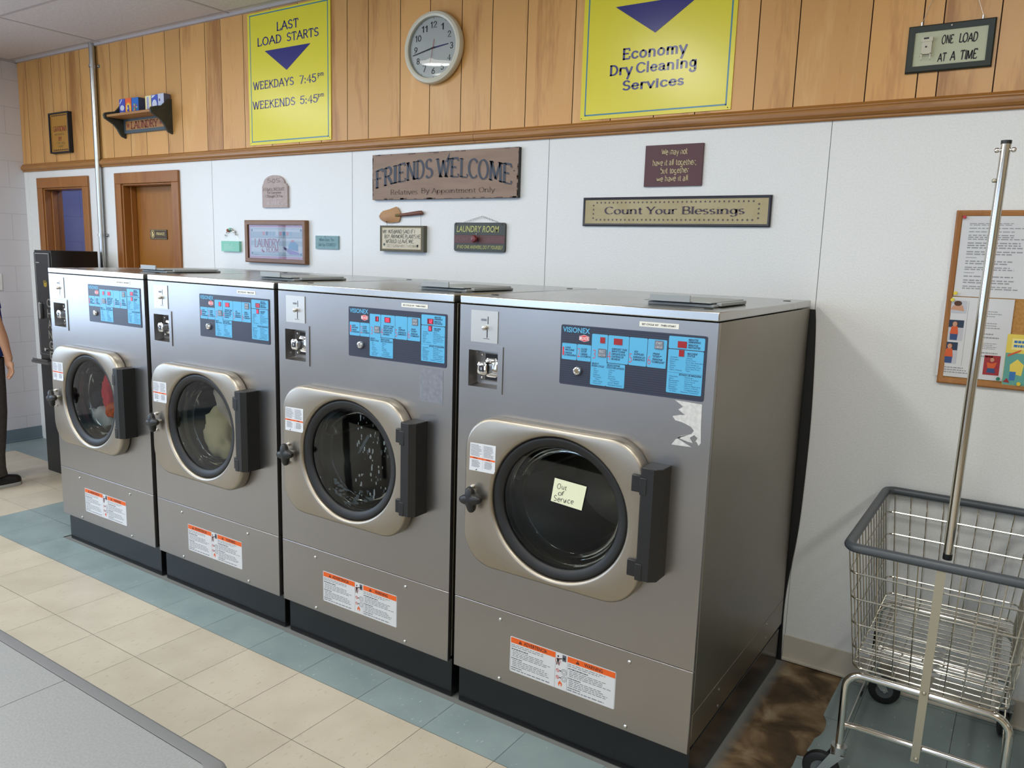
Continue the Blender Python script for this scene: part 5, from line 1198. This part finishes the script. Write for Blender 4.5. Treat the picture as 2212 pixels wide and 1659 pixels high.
b = MB(); b.tube([(.002, -.332, .85), (.0165, -.332, 1.84)], .0035, 8); b.ball((.010, -.334, 1.845), .006, 0, 6); b.build('pole_rod', ['barsteel'], t)
b = MB(); b.tube([(.0118, -.330, .806), (.012, -.330, .823)], .0122, 16); b.tube([(.0262, -.330, 1.937), (.0263, -.330, 1.946)], .0125, 16); b.build('pole_cap', ['black'], t)
b = MB()
for s_ in (-1, 1): b.ball((.0262 + s_ * .0185, -.330, 1.922), .0068, 0, 7)
b.cyl((.006, -.330, 1.922), (.046, -.330, 1.922), .003); b.build('pole_peg', ['chrome'], t)
def caster(par, x, y, ang, name='caster'):
    d = Vector((math.cos(ang), math.sin(ang), 0)); n_ = Vector((-d.y, d.x, 0)); c0 = Vector((x, y, 0)); w = c0 + d * .045 + Vector((0, 0, .056))
    b = MB(); b.cyl(c0 + Vector((0, 0, .120)), c0 + Vector((0, 0, .143)), .021, n=16); b.cyl(c0 + Vector((0, 0, .140)), c0 + Vector((0, 0, .149)), .0235, n=16)
    for s_ in (-1, 1):
        o = n_ * (s_ * .019); q = [c0 - d * .018 + Vector((0, 0, .124)), c0 + d * .022 + Vector((0, 0, .124)), w + d * .014, w - d * .012]
        b.loops([[p + o - n_ * .0015 for p in q], [p + o + n_ * .0015 for p in q]], 0, True, True, True)
    b.loops([[c0 - d * .018 + n_ * .02 + Vector((0, 0, h)), c0 + d * .022 + n_ * .02 + Vector((0, 0, h)), c0 + d * .022 - n_ * .02 + Vector((0, 0, h)), c0 - d * .018 - n_ * .02 + Vector((0, 0, h))] for h in (.118, .124)], 0, True, True, True)
    b.cyl(w - n_ * .023, w + n_ * .023, .006, n=10)
    f = b.build(name, ['zinc'], par)
    b = MB(); up = Vector((0, 0, 1)); pr = [(.030, -.013), (.046, -.014), (.054, -.010), (.056, 0), (.054, .010), (.046, .014), (.030, .013)]
    b.loops([[w + n_ * h + (d * math.cos(2 * PI * k / 32) + up * math.sin(2 * PI * k / 32)) * r for k in range(32)] for r, h in pr], 0)
    b.build('tyre', ['rubber'], f)
    b = MB(); pr = [(.0002, -.010), (.030, -.011), (.042, -.0125), (.042, .0125), (.030, .011), (.0002, .010)]
    b.loops([[w + n_ * h + (d * math.cos(2 * PI * k / 32) + up * math.sin(2 * PI * k / 32)) * r for k in range(32)] for r, h in pr], 0)
    b.build('hub', ['wheelgrey'], f)
    return f
for x, y, a in ((-.213, -.345, math.radians(185)), (-.213, .268, math.radians(12)), (.213, .268, math.radians(95)), (.213, -.345, math.radians(160))): caster(t, x, y, a)
c2 = copy_tree(cart); c2.location = (CX + .545, CY - .19, 0)
tag(c2, 'second wire laundry cart, only its black wheel showing at the right edge', 'cart', 'wire laundry carts')

# ------------------------------------------------------------------ folding table
M['laminate'] = speckle('table_laminate', (126, 129, 132), (136, 139, 142), 220, .42, .12, 3); M['edgeband'] = mat('table_edge', (112, 114, 118), .4); M['seamdark'] = mat('table_seam', (92, 94, 98), .6); M['legsteel'] = mat('leg_grey', (96, 98, 100), .4, .6)
TX0, TX1, TY0, TY1, TZ = .20, 2.832, -3.23, -2.4175, .760
t = thing('folding_table', 'large grey laminate folding table in the foreground, opposite the washers', 'table', ((TX0 + TX1) / 2, (TY0 + TY1) / 2, 0))
ox, oy = (TX0 + TX1) / 2, (TY0 + TY1) / 2; hx, hy = (TX1 - TX0) / 2, (TY1 - TY0) / 2
b = MB(); b.loops([rloop(hx - i, hy - i, z, .032 - min(i, .01), 6) for i, z in ((.012, TZ - .050), (.002, TZ - .046), (0, TZ - .040), (0, TZ - .012), (.003, TZ - .004), (.010, TZ), (.030, TZ))], 0, True, True, False)
tt = b.build('table_edge', ['edgeband'], t, sharp=60)
b = MB(); xs = [-hx + .0305] + [x - ox for x in (.55, 1.15, 1.752, 2.343)] + [hx - .0305]
for xa, xb in zip(xs, xs[1:]): b.box(xa + (.0008), xb - .0008, -hy + .0305, hy - .0305, TZ - .006, TZ - .0006)
b.box(-hx + .03, hx - .03, -hy + .03, hy - .03, TZ - .010, TZ - .0062, 1)
b.build('table_top', ['laminate', 'seamdark'], t)
for sx in (-1, 1):
    for sy in (-1, 1):
        b = MB(); b.box(sx * (hx - .10) - .025, sx * (hx - .10) + .025, sy * (hy - .10) - .025, sy * (hy - .10) + .025, 0, TZ - .05); b.build('leg', ['legsteel'], t, bevel=.003)
b = MB()
for sy in (-1, 1): b.box(-hx + .10, hx - .10, sy * (hy - .10) - .010, sy * (hy - .10) + .010, TZ - .13, TZ - .05)
b.build('apron', ['edgeband'], t)

# ------------------------------------------------------------------ person at the change machine
def skin(name, chains, m, parent, levels=2, root=0):
    """Skinned chains: list of [(x,y,z,rx,ry)...]; a chain may start with an int, the index of the vertex it grows from."""
    V, E, Rd = [], [], []
    for ch in chains:
        prev = None
        if isinstance(ch[0], int): prev = ch[0]; ch = ch[1:]
        for x, y, z, rx, ry in ch:
            V.append((x, y, z)); Rd.append((rx, ry)); i = len(V) - 1
            if prev is not None: E.append((prev, i))
            prev = i
    me = bpy.data.meshes.new(name); me.from_pydata(V, E, [])
    o = bpy.data.objects.new(name, me); COL.objects.link(o)
    sk = o.modifiers.new('Skin', 'SKIN'); sk.use_smooth_shade = True
    if not me.skin_vertices: 
        bpy.context.view_layer.objects.active = o
    for d, r in zip(me.skin_vertices[0].data, Rd): d.radius = r
    me.skin_vertices[0].data[root].use_root = True
    sb = o.modifiers.new('Subsurf', 'SUBSURF'); sb.levels = levels; sb.render_levels = levels
    me.materials.append(M[m] if isinstance(m, str) else m)
    if parent is not None: o.parent = parent
    return o
M['shirt'] = mat('shirt_blue', (28, 56, 142), .8); M['trouser'] = speckle('trousers_dark', (50, 46, 46), (60, 56, 54), 60, .9); M['shoeblack'] = mat('shoe_black', (20, 20, 22), .35); M['solegrey'] = mat('shoe_sole', (150, 150, 148), .6); M['hair'] = mat('hair_brown', (60, 44, 34), .7)
PX, PYY = -1.800, -.895
t = thing('person', 'person in blue shirt and dark trousers at the left edge, facing the change machine', 'person', (PX, PYY, 0))
fem = [[(0, .0, .95, .12, .10), (0, .005, 1.10, .125, .095), (0, .0, 1.28, .14, .10), (0, -.01, 1.42, .12, .08), (0, -.005, 1.50, .05, .05), (0, .015, 1.57, .052, .055), (0, .025, 1.64, .072, .085), (0, .02, 1.72, .068, .085), (0, .012, 1.765, .045, .06)]]
n = 9
for s_ in (1, -1):
    fem.append([3, (s_ * .19, -.01, 1.41, .052, .052), (s_ * .235, .0, 1.27, .045, .045), (s_ * .245, .03, 1.13, .038, .038), (s_ * .215, .085, .99, .032, .032), (s_ * .195, .112, .895, .024, .026), (s_ * .190, .120, .850, .026, .016), (s_ * .188, .124, .815, .034, .014)])
    w = n + 6; n += 7
    for k, (dx, ln) in enumerate(((-.024, .068), (-.008, .078), (.009, .074), (.025, .058))):
        x = s_ * .188 + dx
        fem.append([w, (x, .126, .800, .0085, .0085), (x, .128 + .004, .800 - ln * .45, .0080, .0080), (x, .122, .800 - ln * .80, .0074, .0074), (x, .110, .800 - ln, .0064, .0064)]); n += 4
    fem.append([w - 1, (s_ * .158, .132, .838, .0105, .0105), (s_ * .150, .138, .808, .0095, .0095), (s_ * .152, .138, .785, .0078, .0078)]); n += 3
for s_ in (1, -1):
    fem.append([0, (s_ * .095, .0, .88, .085, .09), (s_ * .10, .015, .50, .055, .06), (s_ * .10, -.005, .10, .036, .04), (s_ * .105, .06, .035, .034, .026), (s_ * .108, .13, .025, .034, .018)]); n += 5
skin('body', fem, 'skin', t)
b = MB()     # face: eyes, brows, nose, mouth, ears
for s_ in (-1, 1): b.ball((s_ * .030, .098, 1.665), .011, 1, 7, (1, .6, .7)); b.ball((s_ * .030, .1035, 1.665), .005, 2, 6, (1, .5, 1)); b.ball((s_ * .031, .100, 1.684), .014, 2, 6, (1, .4, .22)); b.ball((s_ * .074, .018, 1.65), .024, 0, 7, (.35, .7, 1.2))
b.ball((0, .112, 1.637), .013, 0, 7, (.9, 1.2, 1.5)); b.ball((0, .098, 1.600), .022, 3, 7, (1, .4, .3))
b.build('face', ['skin', 'white', 'ink', mat('lips', (160, 90, 84), .5)], t)
hr = MB(); hr.ball((0, .0, 1.715), .092, 0, 14, (.92, 1.06, .80)); hr.ball((0, -.05, 1.66), .07, 0, 12, (1.05, .6, 1.0)); hr.build('hair', ['hair'], t)
def loft(rows, n=28):   # rows of z, centre y, half width, half depth
    return [[(cx + hx_ * math.copysign(abs(math.cos(q)) ** .8, math.cos(q)), cy + hy_ * math.copysign(abs(math.sin(q)) ** .8, math.sin(q)), z) for q in [2 * PI * k / n for k in range(n)]] for z, cx, cy, hx_, hy_ in rows]
b = MB(); b.loops(loft([(.872, 0, .0, .188, .150), (.880, 0, .0, .190, .152), (1.00, 0, .008, .186, .150), (1.12, 0, .010, .184, .142), (1.26, 0, .004, .196, .132), (1.36, 0, -.004, .198, .122), (1.43, 0, -.012, .165, .100), (1.475, 0, -.010, .095, .078), (1.505, 0, -.006, .070, .068), (1.498, 0, -.006, .062, .060)]), 0, True, False, False)
for s_ in (1, -1): b.tube(smooth_path([(s_ * .165, -.012, 1.425), (s_ * .215, -.008, 1.36), (s_ * .238, .0, 1.26), (s_ * .246, .012, 1.18)], 1), lambda u: .072 - .012 * u, 16)
b.build('shirt', ['shirt'], t, sharp=70)
b = MB()
b.loops(loft([(.90, 0, 0, .176, .135), (.84, 0, 0, .180, .138), (.79, 0, 0, .178, .132)]), 0)
for s_ in (1, -1): b.loops(loft([(.86, s_ * .085, .0, .094, .130), (.79, s_ * .088, .0, .093, .128), (.65, s_ * .094, .010, .086, .115), (.50, s_ * .098, .018, .078, .102), (.35, s_ * .100, .008, .074, .096), (.22, s_ * .102, -.004, .070, .092), (.135, s_ * .104, -.002, .068, .088), (.085, s_ * .105, .010, .064, .084), (.078, s_ * .105, .010, .056, .076)]), 0)
b.build('trousers', ['trouser'], t, sharp=70)
for s_ in (1, -1):
    x = s_ * .108; rows = [(-.105, .022, .028), (-.09, .038, .062), (-.04, .041, .085), (.02, .042, .090), (.07, .046, .072), (.12, .048, .058), (.155, .042, .048), (.172, .022, .034)]
    b = MB(); b.loops([[(x + w_ * math.cos(q), y, .022 + max(h * math.sin(q), 0) * .9 + (0 if math.sin(q) > 0 else -.004)) for q in [2 * PI * k / 20 for k in range(20)]] for y, w_, h in rows], 0, True, True, True)
    sh = b.build('shoe', ['shoeblack'], t, sharp=70)
    b = MB(); P = [(x + w_ * 1.06, y) for y, w_, h in rows] + [(x - w_ * 1.06, y) for y, w_, h in rows[::-1]]
    b.loops([[(px, py, z) for px, py in P] for z in (0, .006, .022)], 0, True, True, True); b.build('sole', ['solegrey'], sh, bevel=.003)
    b = MB(); 
    for k in range(4): b.tube([(x - .022, .03 + k * .022, .098 - k * .010), (x, .034 + k * .022, .106 - k * .011), (x + .022, .03 + k * .022, .098 - k * .010)], .0028, 6)
    b.build('lace', ['ink'], sh)

# ------------------------------------------------------------------ lamps and daylight
M['housing'] = mat('lamp_housing', (220, 220, 218), .5); M['diffuser'] = emis('lamp_diffuser', (255, 248, 234), 6.0)
k = 0
for yc in (-2.2, -4.9):
    for x in lamps_x:
        t = thing('ceiling_light', 'white fluorescent wrap fixture on the ceiling above the folding table aisle', 'lamp', (x, yc, ZC - .016), 0, 'fluorescent ceiling fixtures')
        b = MB(); b.box(-.16, .16, -.62, .62, -.024, 0); b.build('housing', ['housing'], t, bevel=.004)
        b = MB(); b.loops([[(-.15, y, -.024), (-.14, y, -.060), (-.09, y, -.072), (.09, y, -.072), (.14, y, -.060), (.15, y, -.024)] for y in (-.61, .61)], 0, True, True, True); b.build('diffuser', ['diffuser'], t)
        l = bpy.data.lights.new('ceiling_lamp', 'AREA'); l.shape = 'RECTANGLE'; l.size = .26; l.size_y = 1.18; l.energy = LAMP_W * (.8 if x > 3 else 1.15); l.color = (.97, 1.0, .965)
        o = bpy.data.objects.new('ceiling_lamp', l); COL.objects.link(o); o.location = (x, yc, ZC - .095); k += 1
def daylight(loc, rot, sx, sy, e, c=(.60, .76, 1.0)):
    l = bpy.data.lights.new('daylight', 'AREA'); l.shape = 'RECTANGLE'; l.size = sx; l.size_y = sy; l.energy = e; l.color = c
    o = bpy.data.objects.new('daylight', l); COL.objects.link(o); o.location = loc; o.rotation_euler = rot
daylight((XL - .2, -3.15, 1.7), (0, -PI / 2, 0), 1.5, 2.8, DAY_L)
daylight((-.9, YF - .2, 1.65), (PI / 2, 0, 0), 2.9, 1.6, DAY_F); daylight((2.6, YF - .2, 1.65), (PI / 2, 0, 0), 2.9, 1.6, DAY_F * .5)
l = bpy.data.lights.new('storeroom_fill', 'POINT'); l.energy = 9; l.color = (.74, .82, 1); l.shadow_soft_size = .08  # added unseen fill that brightens the store room behind the doorway
o = bpy.data.objects.new('storeroom_fill', l); COL.objects.link(o); o.location = (-1.6, .7, 2.4)
w = bpy.data.worlds.new('World'); SC.world = w; w.use_nodes = True
w.node_tree.nodes['Background'].inputs['Color'].default_value = (.62, .76, 1.0, 1); w.node_tree.nodes['Background'].inputs['Strength'].default_value = .6

# ------------------------------------------------------------------ camera
CAMV = dict(loc=(3.8580, -3.1692, 1.6185), yaw=.58235, pitch=-.16363, roll=.03030, f=1696.4)
cd = bpy.data.cameras.new('camera'); cam = bpy.data.objects.new('camera', cd); COL.objects.link(cam)
cd.sensor_fit = 'HORIZONTAL'; cd.sensor_width = 36.0; cd.lens = CAMV['f'] / 2212 * 36.0; cd.clip_start = .02
y, p, r = CAMV['yaw'], CAMV['pitch'], CAMV['roll']
fwd = Vector((-math.sin(y) * math.cos(p), math.cos(y) * math.cos(p), math.sin(p))); rt = Vector((math.cos(y), math.sin(y), 0)); up = rt.cross(fwd)
r2 = rt * math.cos(r) + up * math.sin(r); u2 = -rt * math.sin(r) + up * math.cos(r)
mw = Matrix((r2, u2, -fwd)).transposed().to_4x4(); mw.translation = Vector(CAMV['loc']); cam.matrix_world = mw
SC.camera = cam
SC.view_settings.view_transform = 'Standard'; SC.view_settings.look = 'None'; SC.view_settings.exposure = EXPO; SC.view_settings.gamma = 1.0; SC.view_settings.use_curve_mapping = False
SC.cycles.use_denoising = True; SC.cycles.max_bounces = 8; SC.cycles.transparent_max_bounces = 12; SC.cycles.caustics_reflective = False; SC.cycles.caustics_refractive = False; SC.cycles.sample_clamp_indirect = 6.0
